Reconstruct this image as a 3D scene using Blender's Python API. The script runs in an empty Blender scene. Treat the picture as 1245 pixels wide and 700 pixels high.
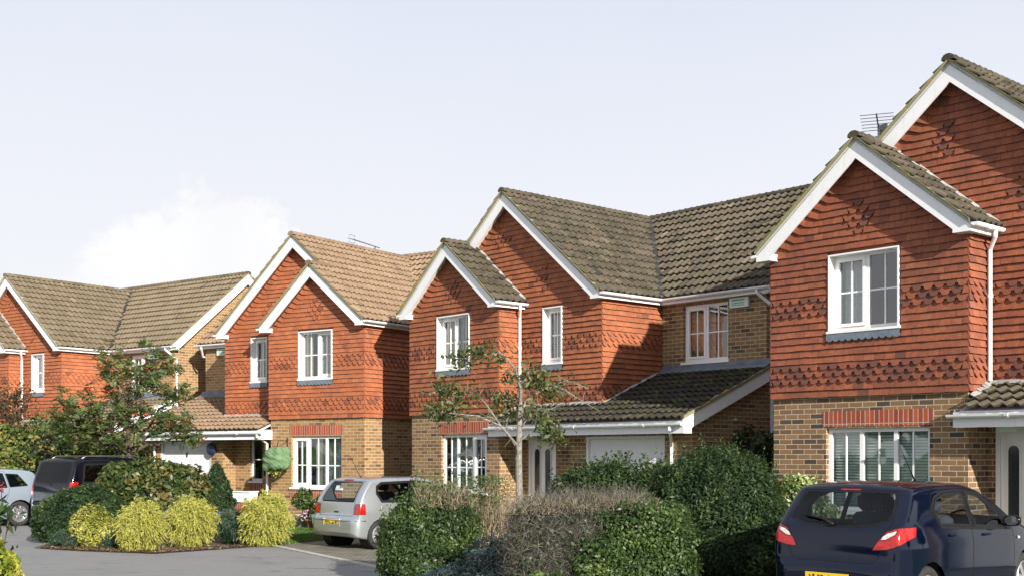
import bpy, bmesh, math, random
import numpy as np
from math import radians as R, sin, cos, pi, tan, atan2, sqrt
from mathutils import Vector, Matrix

random.seed(7)
rng = np.random.default_rng(7)
scene = bpy.context.scene
COL = scene.collection

# ------------------------------------------------------------------ camera, sky, sun, exposure
EYE = 1.88
cam_d = bpy.data.cameras.new('camera')
cam = bpy.data.objects.new('camera', cam_d)
COL.objects.link(cam)
cam.location = (0, 0, EYE)
cam.rotation_euler = (R(90), 0, 0)
cam_d.sensor_width = 36
cam_d.lens = 1437.0 / 1245 * 36
cam_d.shift_y = (551.6 - 350) / 1245
cam_d.clip_end = 5000
cam_d.clip_start = 0.1
scene.camera = cam

SUN_EL, SUN_AZ = R(21), R(154.4)           # azimuth clockwise from +Y
sun_d = bpy.data.lights.new('sun', 'SUN')
sun_d.energy = 4.5
sun_d.angle = R(0.5)
sun_d.color = (1.0, 0.94, 0.85)
sun = bpy.data.objects.new('sun', sun_d)
COL.objects.link(sun)
sdir = Vector((sin(SUN_AZ) * cos(SUN_EL), cos(SUN_AZ) * cos(SUN_EL), sin(SUN_EL)))
sun.rotation_euler = sdir.to_track_quat('Z', 'Y').to_euler()
sun.location = (20, -30, 30)

scene.view_settings.view_transform = 'Standard'
scene.view_settings.look = 'None'
scene.view_settings.exposure = 0.90
scene.view_settings.gamma = 1
scene.view_settings.use_curve_mapping = False
scene.cycles.max_bounces = 6
scene.cycles.transparent_max_bounces = 12
scene.cycles.use_denoising = True


class NT:
    """small helper round a node tree"""
    def __init__(s, tree):
        s.t = tree
        s.t.nodes.clear()

    def n(s, typ, ins=None, **kw):
        nd = s.t.nodes.new(typ)
        for k, v in kw.items():
            setattr(nd, k, v)
        for k, v in (ins or {}).items():
            if isinstance(v, bpy.types.NodeSocket):
                s.t.links.new(v, nd.inputs[k])
            else:
                nd.inputs[k].default_value = v
        return nd

    def m(s, op, a, b=0.0, c=0.0, clamp=False):
        nd = s.t.nodes.new('ShaderNodeMath')
        nd.operation = op
        nd.use_clamp = clamp
        for i, v in enumerate((a, b, c)):
            if isinstance(v, bpy.types.NodeSocket):
                s.t.links.new(v, nd.inputs[i])
            else:
                nd.inputs[i].default_value = v
        return nd.outputs[0]

    def mix(s, f, a, b, blend='MIX'):
        nd = s.t.nodes.new('ShaderNodeMix')
        nd.data_type = 'RGBA'
        nd.blend_type = blend
        for i, v in ((0, f), (6, a), (7, b)):
            if isinstance(v, bpy.types.NodeSocket):
                s.t.links.new(v, nd.inputs[i])
            else:
                nd.inputs[i].default_value = v if i == 0 else (*v[:3], 1)
        return nd.outputs[2]

    def ramp(s, f, stops, interp='LINEAR'):
        nd = s.t.nodes.new('ShaderNodeValToRGB')
        nd.color_ramp.interpolation = interp
        el = nd.color_ramp.elements
        while len(el) < len(stops):
            el.new(0.5)
        for e, (p, c) in zip(el, stops):
            e.position = p
            e.color = (*c, 1) if len(c) == 3 else c
        s.t.links.new(f, nd.inputs[0])
        return nd.outputs[0]

    def noise(s, vec, scale, detail=4, rough=0.55, dist=0.0):
        nd = s.t.nodes.new('ShaderNodeTexNoise')
        nd.inputs['Scale'].default_value = scale
        nd.inputs['Detail'].default_value = detail
        nd.inputs['Roughness'].default_value = rough
        nd.inputs['Distortion'].default_value = dist
        if vec is not None:
            s.t.links.new(vec, nd.inputs['Vector'])
        return nd.outputs[0]

    def link(s, a, b):
        s.t.links.new(a, b)


world = bpy.data.worlds.new('World')
scene.world = world
world.use_nodes = True
w = NT(world.node_tree)
sky = w.n('ShaderNodeTexSky', sky_type='NISHITA', sun_disc=False, sun_elevation=SUN_EL, sun_rotation=SUN_AZ,
          altitude=50, air_density=1.0, dust_density=1.5, ozone_density=1.0)
tc = w.n('ShaderNodeTexCoord').outputs['Generated']
sp = w.n('ShaderNodeSeparateXYZ', {0: tc})
# a high thin veil of cloud over the whole sky, thicker to the horizon
el = w.m('ARCSINE', sp.outputs[2])
veil = w.m('MULTIPLY_ADD', w.noise(tc, 2.2, 5, 0.55), 0.5, 0.42)
low = w.m('SUBTRACT', 1.0, w.m('MULTIPLY', w.m('MAXIMUM', el, 0.0), 1.1), clamp=True)
veil = w.m('ADD', w.m('MULTIPLY', veil, 0.55), w.m('MULTIPLY_ADD', w.m('POWER', low, 3.0), 0.55, 0.42), clamp=True)
veiled = w.mix(veil, sky.outputs[0], w.mix(w.m('POWER', low, 2.6), (4.40, 4.65, 5.45), (5.85, 5.9, 5.92)))
# one heap of cumulus low in the sky, north west of the street
az = w.m('ARCTAN2', sp.outputs[0], sp.outputs[1])
puff = None
for (a0, e0, ra, re) in ((-0.300, 0.150, 0.070, 0.040), (-0.232, 0.170, 0.065, 0.050), (-0.265, 0.120, 0.13, 0.040)):
    da = w.m('DIVIDE', w.m('SUBTRACT', az, a0), ra)
    de = w.m('DIVIDE', w.m('SUBTRACT', el, e0), re)
    d = w.m('SUBTRACT', 1.0, w.m('SQRT', w.m('ADD', w.m('MULTIPLY', da, da), w.m('MULTIPLY', de, de))))
    puff = d if puff is None else w.m('MAXIMUM', puff, d)
nz = w.noise(tc, 22, 8, 0.62)
cl = w.m('ADD', puff, w.m('MULTIPLY_ADD', nz, 2.2, -1.1))
cl = w.m('MULTIPLY', w.m('MULTIPLY', cl, 3.4, clamp=True), 0.95)
shade = w.noise(tc, 12, 5, 0.5)
cloudc = w.mix(shade, (5.3, 5.35, 5.5), (6.45, 6.42, 6.42))
out = w.mix(cl, veiled, cloudc)
bg = w.n('ShaderNodeBackground', {'Color': out, 'Strength': 0.0905})
w.link(bg.outputs[0], w.n('ShaderNodeOutputWorld').inputs[0])


# ------------------------------------------------------------------ materials
def srgb(r, g, b):
    f = lambda c: c / 12.92 if c <= 0.04045 else ((c + 0.055) / 1.055) ** 2.4
    return tuple(f(x / 255) for x in (r, g, b))


def new_mat(name):
    m = bpy.data.materials.new(name)
    m.use_nodes = True
    t = NT(m.node_tree)
    out = t.n('ShaderNodeOutputMaterial')
    b = t.n('ShaderNodeBsdfPrincipled')
    t.link(b.outputs[0], out.inputs[0])
    return m, t, b, out


def setc(t, b, key, v):
    if isinstance(v, bpy.types.NodeSocket):
        t.link(v, b.inputs[key])
    else:
        b.inputs[key].default_value = (*v, 1) if isinstance(v, tuple) and len(v) == 3 else v


def plain(name, col, rough=0.6, var=0.15, scale=6.0, bump=0.0, metallic=0.0, coat=0.0, spec=0.5):
    m, t, b, o = new_mat(name)
    co = t.n('ShaderNodeTexCoord').outputs['Object']
    nz = t.noise(co, scale, 5, 0.6)
    setc(t, b, 'Base Color', t.mix(t.m('MULTIPLY_ADD', nz, 2.0, -0.5, clamp=True), tuple(c * (1 - var) for c in col), tuple(min(1, c * (1 + var)) for c in col)))
    b.inputs['Roughness'].default_value = rough
    b.inputs['Metallic'].default_value = metallic
    b.inputs['Coat Weight'].default_value = coat
    b.inputs['Specular IOR Level'].default_value = spec
    if bump:
        bp = t.n('ShaderNodeBump', {'Strength': 0.4, 'Distance': bump, 'Height': t.noise(co, scale * 4, 4)})
        t.link(bp.outputs[0], b.inputs['Normal'])
    return m


def brick_mat(name, stops, mortar=(0.50, 0.42, 0.29), bw=0.262, bh=0.0895, soldier=False):
    m, t, b, o = new_mat(name)
    uv = t.n('ShaderNodeUVMap').outputs[0]
    s = t.n('ShaderNodeSeparateXYZ', {0: uv})
    u, v = s.outputs[0], s.outputs[1]
    wob = t.noise(uv, 9, 2)
    v = t.m('ADD', v, t.m('MULTIPLY_ADD', wob, 0.012, -0.006))
    vr = t.m('DIVIDE', v, bh)
    row = t.m('FLOOR', vr)
    ur = t.m('DIVIDE', u, bw)
    ur = t.m('ADD', ur, t.m('MULTIPLY', t.m('FLOORED_MODULO', row, 2.0), 0.5)) if not soldier else ur
    col = t.m('FLOOR', ur)
    fu, fv = t.m('SUBTRACT', ur, col), t.m('SUBTRACT', vr, row)
    mu, mv = 0.0165 / bw, 0.0165 / bh
    eu = t.m('MINIMUM', fu, t.m('SUBTRACT', 1.0, fu))
    ev = t.m('MINIMUM', fv, t.m('SUBTRACT', 1.0, fv))
    nd = t.m('MULTIPLY_ADD', t.noise(uv, 60, 3), 0.5, 0.72)
    bu = t.m('SMOOTH_MIN', t.m('DIVIDE', t.m('DIVIDE', eu, mu * 0.5), nd), 4.0, 0.01)
    bv = t.m('SMOOTH_MIN', t.m('DIVIDE', t.m('DIVIDE', ev, mv * 0.5), nd), 4.0, 0.01)
    msk = t.m('MULTIPLY', t.m('SUBTRACT', t.m('MINIMUM', bu, bv), 0.75), 2.5, clamp=True)
    cv = t.n('ShaderNodeCombineXYZ', {0: col, 1: row})
    wn = t.n('ShaderNodeTexWhiteNoise', {0: cv.outputs[0]}, noise_dimensions='2D')
    c = t.ramp(wn.outputs[0], stops)
    c = t.mix(t.m('MULTIPLY_ADD', t.noise(uv, 35, 4, 0.7), 1.6, -0.5, clamp=True), t.mix(0.35, c, (0.05, 0.03, 0.02)), c)
    big = t.noise(uv, 0.9, 4, 0.6)
    c = t.mix(t.m('MULTIPLY_ADD', big, 0.9, -0.3, clamp=True), c, t.mix(0.45, c, (0.09, 0.055, 0.03)))
    mc = t.mix(t.noise(uv, 7, 4), tuple(x * 0.7 for x in mortar), tuple(x * 1.15 for x in mortar))
    setc(t, b, 'Base Color', t.mix(msk, mc, c))
    b.inputs['Roughness'].default_value = 0.9
    h = t.m('ADD', msk, t.m('MULTIPLY', t.noise(uv, 90, 3), 0.35))
    bp = t.n('ShaderNodeBump', {'Strength': 0.7, 'Distance': 0.008, 'Height': h})
    t.link(bp.outputs[0], b.inputs['Normal'])
    return m


GOLD = [(0.0, (0.15, 0.075, 0.03)), (0.08, (0.26, 0.135, 0.05)), (0.3, (0.37, 0.205, 0.075)), (0.62, (0.45, 0.26, 0.095)), (0.88, (0.40, 0.225, 0.08)), (1.0, (0.29, 0.13, 0.05))]
BROWN = [(0.0, (0.045, 0.043, 0.045)), (0.09, (0.09, 0.065, 0.048)), (0.18, (0.20, 0.11, 0.055)), (0.55, (0.29, 0.16, 0.075)), (0.82, (0.34, 0.20, 0.09)), (1.0, (0.15, 0.08, 0.048))]
MID = [(0.0, (0.09, 0.06, 0.04)), (0.08, (0.19, 0.105, 0.05)), (0.3, (0.29, 0.165, 0.068)), (0.65, (0.37, 0.22, 0.09)), (0.88, (0.33, 0.19, 0.075)), (1.0, (0.20, 0.10, 0.045))]
REDB = [(0.0, (0.30, 0.045, 0.02)), (0.5, (0.45, 0.075, 0.03)), (1.0, (0.52, 0.11, 0.045))]
M = {}
M['brick_gold'] = brick_mat('golden stock brick', GOLD)
M['brick_mid'] = brick_mat('mixed stock brick', MID)
M['brick_brown'] = brick_mat('brown multi brick', BROWN)
M['brick_red'] = brick_mat('red soldier brick', REDB, bw=0.0895, bh=0.40, soldier=True, mortar=(0.45, 0.38, 0.3))


def attr_mat(name, stops, rough=0.75, mott=(14, 0.35), dark=(0.05, 0.03, 0.02), lichen=None, bumpd=0.004):
    """tiles: one random value per tile picks its colour, with weathering noise over all"""
    m, t, b, o = new_mat(name)
    at = t.n('ShaderNodeAttribute', attribute_name='rnd')
    co = t.n('ShaderNodeTexCoord').outputs['Object']
    c = t.ramp(at.outputs['Fac'], stops)
    n1 = t.noise(co, mott[0], 6, 0.65)
    c = t.mix(t.m('MULTIPLY', t.m('MULTIPLY_ADD', n1, 2.2, -0.75, clamp=True), mott[1]), c, dark)
    n2 = t.noise(co, 1.1, 4, 0.6)
    c = t.mix(t.m('MULTIPLY', t.m('MULTIPLY_ADD', n2, 2.4, -0.9, clamp=True), mott[1] * 0.8), c, dark)
    if lichen:
        for (lc, sc, thr, amt) in lichen:
            nl = t.noise(co, sc, 8, 0.72)
            c = t.mix(t.m('MULTIPLY', t.m('MULTIPLY', t.m('SUBTRACT', nl, thr), 12.0, clamp=True), amt), c, lc)
    setc(t, b, 'Base Color', c)
    b.inputs['Roughness'].default_value = rough
    b.inputs['Specular IOR Level'].default_value = 0.3
    bp = t.n('ShaderNodeBump', {'Strength': 0.5, 'Distance': bumpd, 'Height': t.noise(co, 55, 5, 0.7)})
    t.link(bp.outputs[0], b.inputs['Normal'])
    return m


HUNG = [(0.0, (0.20, 0.072, 0.042)), (0.13, (0.26, 0.086, 0.045)), (0.17, (0.34, 0.108, 0.048)), (0.5, (0.42, 0.136, 0.056)), (0.9, (0.49, 0.17, 0.072)), (1.0, (0.35, 0.155, 0.09))]
HUNG4 = [(0.0, (0.15, 0.060, 0.04)), (0.13, (0.20, 0.068, 0.042)), (0.17, (0.25, 0.078, 0.042)), (0.5, (0.335, 0.10, 0.046)), (0.9, (0.40, 0.13, 0.06)), (1.0, (0.27, 0.12, 0.08))]
M['hung'] = attr_mat('red clay hung tile', HUNG, mott=(14, 0.45), dark=(0.10, 0.04, 0.03))
M['hung4'] = attr_mat('weathered clay hung tile', HUNG4, mott=(11, 0.62), dark=(0.065, 0.035, 0.03), lichen=[((0.33, 0.22, 0.15), 24, 0.63, 0.4)])
MOSSY = [(0.0, (0.052, 0.041, 0.029)), (0.3, (0.098, 0.078, 0.055)), (0.7, (0.145, 0.115, 0.083)), (1.0, (0.20, 0.162, 0.12))]
TAN = [(0.0, (0.17, 0.115, 0.072)), (0.4, (0.25, 0.17, 0.108)), (0.8, (0.29, 0.20, 0.13)), (1.0, (0.33, 0.235, 0.155))]
OLIVE = [(0.0, (0.115, 0.087, 0.056)), (0.4, (0.17, 0.13, 0.085)), (0.8, (0.21, 0.165, 0.11)), (1.0, (0.245, 0.195, 0.133))]
MOSSG = (0.085, 0.10, 0.018)
M['hung3'] = attr_mat('streaked clay hung tile', [(p_, tuple(c_ * 0.95 for c_ in k_)) for p_, k_ in HUNG], mott=(12, 0.6), dark=(0.075, 0.038, 0.03))
M['roof_mossy'] = attr_mat('mossy concrete roof tile', MOSSY, 0.9, (9, 0.6), (0.03, 0.032, 0.02),
                           [((0.055, 0.062, 0.016), 3.0, 0.54, 0.6), ((0.34, 0.31, 0.24), 28, 0.62, 0.75), ((0.36, 0.20, 0.03), 5.0, 0.61, 0.7), ((0.020, 0.019, 0.014), 2.2, 0.55, 0.6)], 0.008)
M['roof_tan'] = attr_mat('tan concrete roof tile', TAN, 0.85, (9, 0.22), (0.13, 0.09, 0.05), None, 0.005)
M['roof_olive'] = attr_mat('olive concrete roof tile', OLIVE, 0.88, (9, 0.35), (0.08, 0.075, 0.04), [((0.17, 0.17, 0.06), 6, 0.6, 0.5)], 0.006)
M['roof_dark'] = attr_mat('dark mossy lean-to tile', [(0, (0.02, 0.018, 0.014)), (0.5, (0.042, 0.035, 0.025)), (1, (0.075, 0.062, 0.044))], 0.92, (8, 0.7), (0.022, 0.022, 0.016),
                          [(MOSSG, 4.5, 0.55, 0.9), ((0.36, 0.34, 0.26), 30, 0.67, 0.8)], 0.01)
M['verge'] = attr_mat('lichened verge mortar', [(0, (0.26, 0.245, 0.14)), (1, (0.26, 0.245, 0.14))], 0.95, (6, 0.5), (0.12, 0.13, 0.06), [((0.45, 0.27, 0.03), 3.0, 0.56, 0.8), ((0.05, 0.06, 0.02), 5.0, 0.62, 0.7)], 0.01)
M['verge_clean'] = plain('pale verge mortar', (0.34, 0.31, 0.20), 0.95, 0.35, 7, 0.01)
def trim_mat():
    m, t, b, o = new_mat('weathered white trim')
    co = t.n('ShaderNodeTexCoord').outputs['Object']
    mp = t.n('ShaderNodeMapping', {'Vector': co, 'Scale': (5, 5, 0.7)}).outputs[0]
    st = t.m('MULTIPLY', t.m('SUBTRACT', t.noise(mp, 3.0, 6, 0.65), 0.52), 3.0, clamp=True)
    c = t.mix(t.m('MULTIPLY', st, 0.45), (0.78, 0.785, 0.79), (0.46, 0.46, 0.42))
    c = t.mix(t.m('MULTIPLY', t.m('SUBTRACT', t.noise(co, 9, 5, 0.7), 0.6), 1.6, clamp=True), c, (0.55, 0.56, 0.50))
    setc(t, b, 'Base Color', c)
    b.inputs['Roughness'].default_value = 0.42
    return m


M['white'] = trim_mat()
M['upvc'] = plain('white window plastic', (0.82, 0.82, 0.81), 0.28, 0.02, 2.0)
M['lead'] = plain('grey lead flashing', (0.13, 0.155, 0.185), 0.55, 0.3, 6, 0.004)
M['leadpale'] = plain('pale mortar flashing', (0.30, 0.30, 0.29), 0.8, 0.3, 8, 0.006)
M['inside'] = plain('dim room plaster', (0.25, 0.23, 0.2), 0.9)
M['black'] = plain('black plastic', (0.010, 0.010, 0.011), 0.5, 0.2, spec=0.2)
M['mirror'] = plain('mirror glass', (0.75, 0.77, 0.78), 0.03, 0.02, metallic=1.0)
M['gloss_black'] = plain('gloss black trim', (0.006, 0.006, 0.007), 0.18, 0.2, spec=0.3)
M['metal'] = plain('grey metal', (0.35, 0.36, 0.37), 0.35, 0.1, 5, metallic=0.9)
M['steel_dark'] = plain('dull aerial alloy', (0.10, 0.10, 0.12), 0.45, 0.1, 5, metallic=0.5)
M['garage'] = plain('white garage door paint', (0.74, 0.75, 0.76), 0.4, 0.03, 1.5)
M['curtain_cream'] = plain('cream curtain', (0.55, 0.52, 0.42), 0.9, 0.1)
M['curtain_sage'] = plain('sage curtain', (0.33, 0.38, 0.30), 0.9, 0.1)
M['curtain_tan'] = plain('tan curtain', (0.42, 0.30, 0.16), 0.9, 0.15)
M['net'] = plain('pale net curtain', (0.62, 0.64, 0.63), 0.9, 0.15, 30)
M['blind'] = plain('sage slatted blind', (0.70, 0.79, 0.73), 0.6, 0.05)
M['alarm'] = plain('pale green plastic', (0.55, 0.66, 0.58), 0.4, 0.04)
M['alarm_mark'] = plain('grey green print', (0.16, 0.25, 0.21), 0.5, 0.1)


def glass_mat(name, tint=(0.75, 0.82, 0.8), refl=0.12, rough=0.02):
    m = bpy.data.materials.new(name)
    m.use_nodes = True
    t = NT(m.node_tree)
    o = t.n('ShaderNodeOutputMaterial')
    tr = t.n('ShaderNodeBsdfTransparent', {'Color': (*tint, 1)})
    gl = t.n('ShaderNodeBsdfGlossy', {'Color': (1, 1, 1, 1), 'Roughness': rough})
    co = t.n('ShaderNodeTexCoord').outputs['Object']
    bp = t.n('ShaderNodeBump', {'Strength': 0.25, 'Distance': 0.02, 'Height': t.noise(co, 1.3, 2)})
    t.link(bp.outputs[0], gl.inputs['Normal'])
    fr = t.n('ShaderNodeFresnel', {'IOR': 1.5})
    f = t.m('MULTIPLY_ADD', fr.outputs[0], 0.6, refl, clamp=True)
    mx = t.n('ShaderNodeMixShader', {0: f, 1: tr.outputs[0], 2: gl.outputs[0]})
    t.link(mx.outputs[0], o.inputs[0])
    return m


M['glass'] = glass_mat('window glass', (0.80, 0.87, 0.85), 0.12)
M['carglass'] = glass_mat('car glass', (0.80, 0.88, 0.92), 0.0, 0.01)
M['darkglass'] = glass_mat('privacy car glass', (0.16, 0.30, 0.25), 0.0, 0.01)
M['doorglass'] = plain('leaded obscure glass', (0.035, 0.04, 0.045), 0.12, 0.6, 40)


def paint(name, col, metallic=0.5, rough=0.3, coat=1.0, spec=0.5):
    m, t, b, o = new_mat(name)
    co = t.n('ShaderNodeTexCoord').outputs['Object']
    n = t.noise(co, 900, 1)
    setc(t, b, 'Base Color', t.mix(n, tuple(c * 0.85 for c in col), tuple(c * 1.15 for c in col)))
    b.inputs['Metallic'].default_value = metallic
    dirt = t.noise(co, 3.0, 5, 0.6)
    t.link(t.m('MULTIPLY_ADD', dirt, 0.08, rough - 0.04), b.inputs['Roughness'])
    b.inputs['Coat Weight'].default_value = coat
    b.inputs['Specular IOR Level'].default_value = spec
    b.inputs['Coat Roughness'].default_value = 0.04
    return m


M['paint_blue'] = paint('dark blue metallic paint', (0.0005, 0.0027, 0.0125), 0.0, 0.08, 0.0, 0.5)
M['paint_silver'] = paint('silver metallic paint', (0.40, 0.43, 0.44), 0.7, 0.36)
M['paint_navy'] = paint('dark navy paint', (0.0018, 0.0026, 0.006), 0.0, 0.12, 0.0, 0.45)
M['paint_pale'] = paint('pale blue silver paint', (0.36, 0.43, 0.52), 0.5, 0.34)
M['lamp_red'] = plain('red lamp lens', (0.36, 0.008, 0.006), 0.15, 0.55, 26, coat=0.5)
M['lamp_clear'] = plain('clear lamp lens', (0.62, 0.55, 0.52), 0.12, 0.4, 25, coat=1.0)
M['lamp_amber'] = plain('amber lamp lens', (0.7, 0.16, 0.015), 0.12, 0.3, 18, coat=1.0)
M['tyre'] = plain('tyre rubber', (0.022, 0.022, 0.022), 0.85, 0.2, 10)
M['rim'] = plain('alloy rim', (0.55, 0.55, 0.56), 0.3, 0.08, 5, metallic=0.8)
M['seat'] = plain('dark seat cloth', (0.03, 0.032, 0.038), 0.9, 0.2)
M['plate'] = plain('yellow plate', (0.72, 0.50, 0.03), 0.4, 0.06)
M['ink'] = plain('plate ink', (0.02, 0.018, 0.01), 0.5, 0.2)


def leaf_mat(name, stops, rough=0.5, trans=0.35, spec=0.4):
    m = bpy.data.materials.new(name)
    m.use_nodes = True
    t = NT(m.node_tree)
    o = t.n('ShaderNodeOutputMaterial')
    at = t.n('ShaderNodeAttribute', attribute_name='rnd')
    c = t.ramp(at.outputs['Fac'], stops)
    b = t.n('ShaderNodeBsdfPrincipled', {'Base Color': c, 'Roughness': rough, 'Specular IOR Level': spec})
    tr = t.n('ShaderNodeBsdfTranslucent', {'Color': t.mix(0.3, c, (0.25, 0.3, 0.03))})
    mx = t.n('ShaderNodeMixShader', {0: trans, 1: b.outputs[0], 2: tr.outputs[0]})
    t.link(mx.outputs[0], o.inputs[0])
    return m


LEAF = {
    'privet': leaf_mat('privet leaf', [(0, (0.030, 0.055, 0.018)), (0.5, (0.055, 0.10, 0.028)), (0.85, (0.10, 0.16, 0.04)), (1, (0.17, 0.22, 0.07))], 0.42),
    'dark': leaf_mat('dark evergreen leaf', [(0, (0.016, 0.035, 0.016)), (0.6, (0.034, 0.066, 0.024)), (0.9, (0.07, 0.115, 0.04)), (1, (0.12, 0.16, 0.06))], 0.5, 0.35, 0.25),
    'laurel': leaf_mat('bronzed laurel leaf', [(0, (0.03, 0.05, 0.015)), (0.5, (0.06, 0.095, 0.024)), (0.8, (0.13, 0.15, 0.04)), (1, (0.22, 0.15, 0.05))], 0.4),
    'gold': leaf_mat('golden cypress spray', [(0, (0.12, 0.15, 0.02)), (0.3, (0.32, 0.33, 0.05)), (0.7, (0.50, 0.48, 0.10)), (1, (0.68, 0.64, 0.24))], 0.6, 0.3),
    'lime': leaf_mat('yellow green leaf', [(0, (0.10, 0.15, 0.015)), (0.4, (0.26, 0.30, 0.03)), (1, (0.48, 0.46, 0.07))], 0.5),
    'juniper': leaf_mat('juniper needle', [(0, (0.022, 0.05, 0.03)), (0.6, (0.04, 0.085, 0.045)), (1, (0.09, 0.14, 0.08))], 0.6, 0.2),
    'blue': leaf_mat('blue juniper needle', [(0, (0.03, 0.055, 0.055)), (0.6, (0.055, 0.09, 0.09)), (1, (0.12, 0.17, 0.16))], 0.6, 0.15),
    'rowan': leaf_mat('rowan leaf', [(0, (0.036, 0.066, 0.022)), (0.5, (0.085, 0.13, 0.042)), (0.82, (0.16, 0.20, 0.065)), (0.91, (0.22, 0.155, 0.05)), (1, (0.26, 0.08, 0.03))], 0.5),
    'sapling': leaf_mat('sapling leaf', [(0, (0.035, 0.058, 0.02)), (0.5, (0.075, 0.105, 0.035)), (0.85, (0.15, 0.17, 0.055)), (1, (0.27, 0.23, 0.09))], 0.5),
    'plum': leaf_mat('bronze leaf', [(0, (0.03, 0.03, 0.015)), (0.5, (0.08, 0.055, 0.03)), (1, (0.16, 0.08, 0.05))], 0.5),
    'varieg': leaf_mat('variegated leaf', [(0, (0.04, 0.08, 0.02)), (0.5, (0.12, 0.20, 0.045)), (0.7, (0.36, 0.42, 0.14)), (1, (0.62, 0.62, 0.36))], 0.5),
    'hedgegold': leaf_mat('mottled gold green leaf', [(0, (0.03, 0.06, 0.015)), (0.45, (0.075, 0.11, 0.025)), (0.75, (0.17, 0.19, 0.04)), (0.95, (0.28, 0.27, 0.07)), (1, (0.32, 0.22, 0.07))], 0.5),
    'twig': leaf_mat('bare twig', [(0, (0.035, 0.030, 0.024)), (0.5, (0.095, 0.085, 0.068)), (1, (0.21, 0.19, 0.155))], 0.8, 0.0),
    'drytwig': leaf_mat('clipped dry twig', [(0, (0.13, 0.10, 0.065)), (0.5, (0.26, 0.205, 0.135)), (1, (0.42, 0.34, 0.24))], 0.8, 0.1),
    'grass': leaf_mat('lawn grass', [(0, (0.03, 0.075, 0.012)), (0.5, (0.06, 0.13, 0.02)), (1, (0.12, 0.19, 0.04))], 0.5, 0.3),
    'berry': leaf_mat('red berry', [(0, (0.20, 0.014, 0.008)), (1, (0.36, 0.035, 0.014))], 0.4, 0.0),
    'inner': leaf_mat('painted inner shade', [(0, (0.016, 0.018, 0.011)), (1, (0.024, 0.026, 0.016))], 0.9, 0.0),  # near-black tone paints the shade inside hedges and bushes
    'flower': leaf_mat('mauve flower', [(0, (0.35, 0.2, 0.3)), (0.6, (0.6, 0.42, 0.5)), (1, (0.7, 0.6, 0.6))], 0.6, 0.2),
    'litter': leaf_mat('fallen leaf', [(0, (0.10, 0.055, 0.03)), (0.6, (0.22, 0.13, 0.07)), (1, (0.36, 0.25, 0.14))], 0.8, 0.1),
}
M['bark'] = plain('brown bark', (0.09, 0.065, 0.045), 0.9, 0.4, 20, 0.01)
M['bark_pale'] = plain('silver bark', (0.20, 0.185, 0.155), 0.85, 0.6, 16, 0.006)
M['bark_grey'] = plain('grey twig bark', (0.26, 0.24, 0.21), 0.85, 0.35, 25, 0.004)


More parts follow.
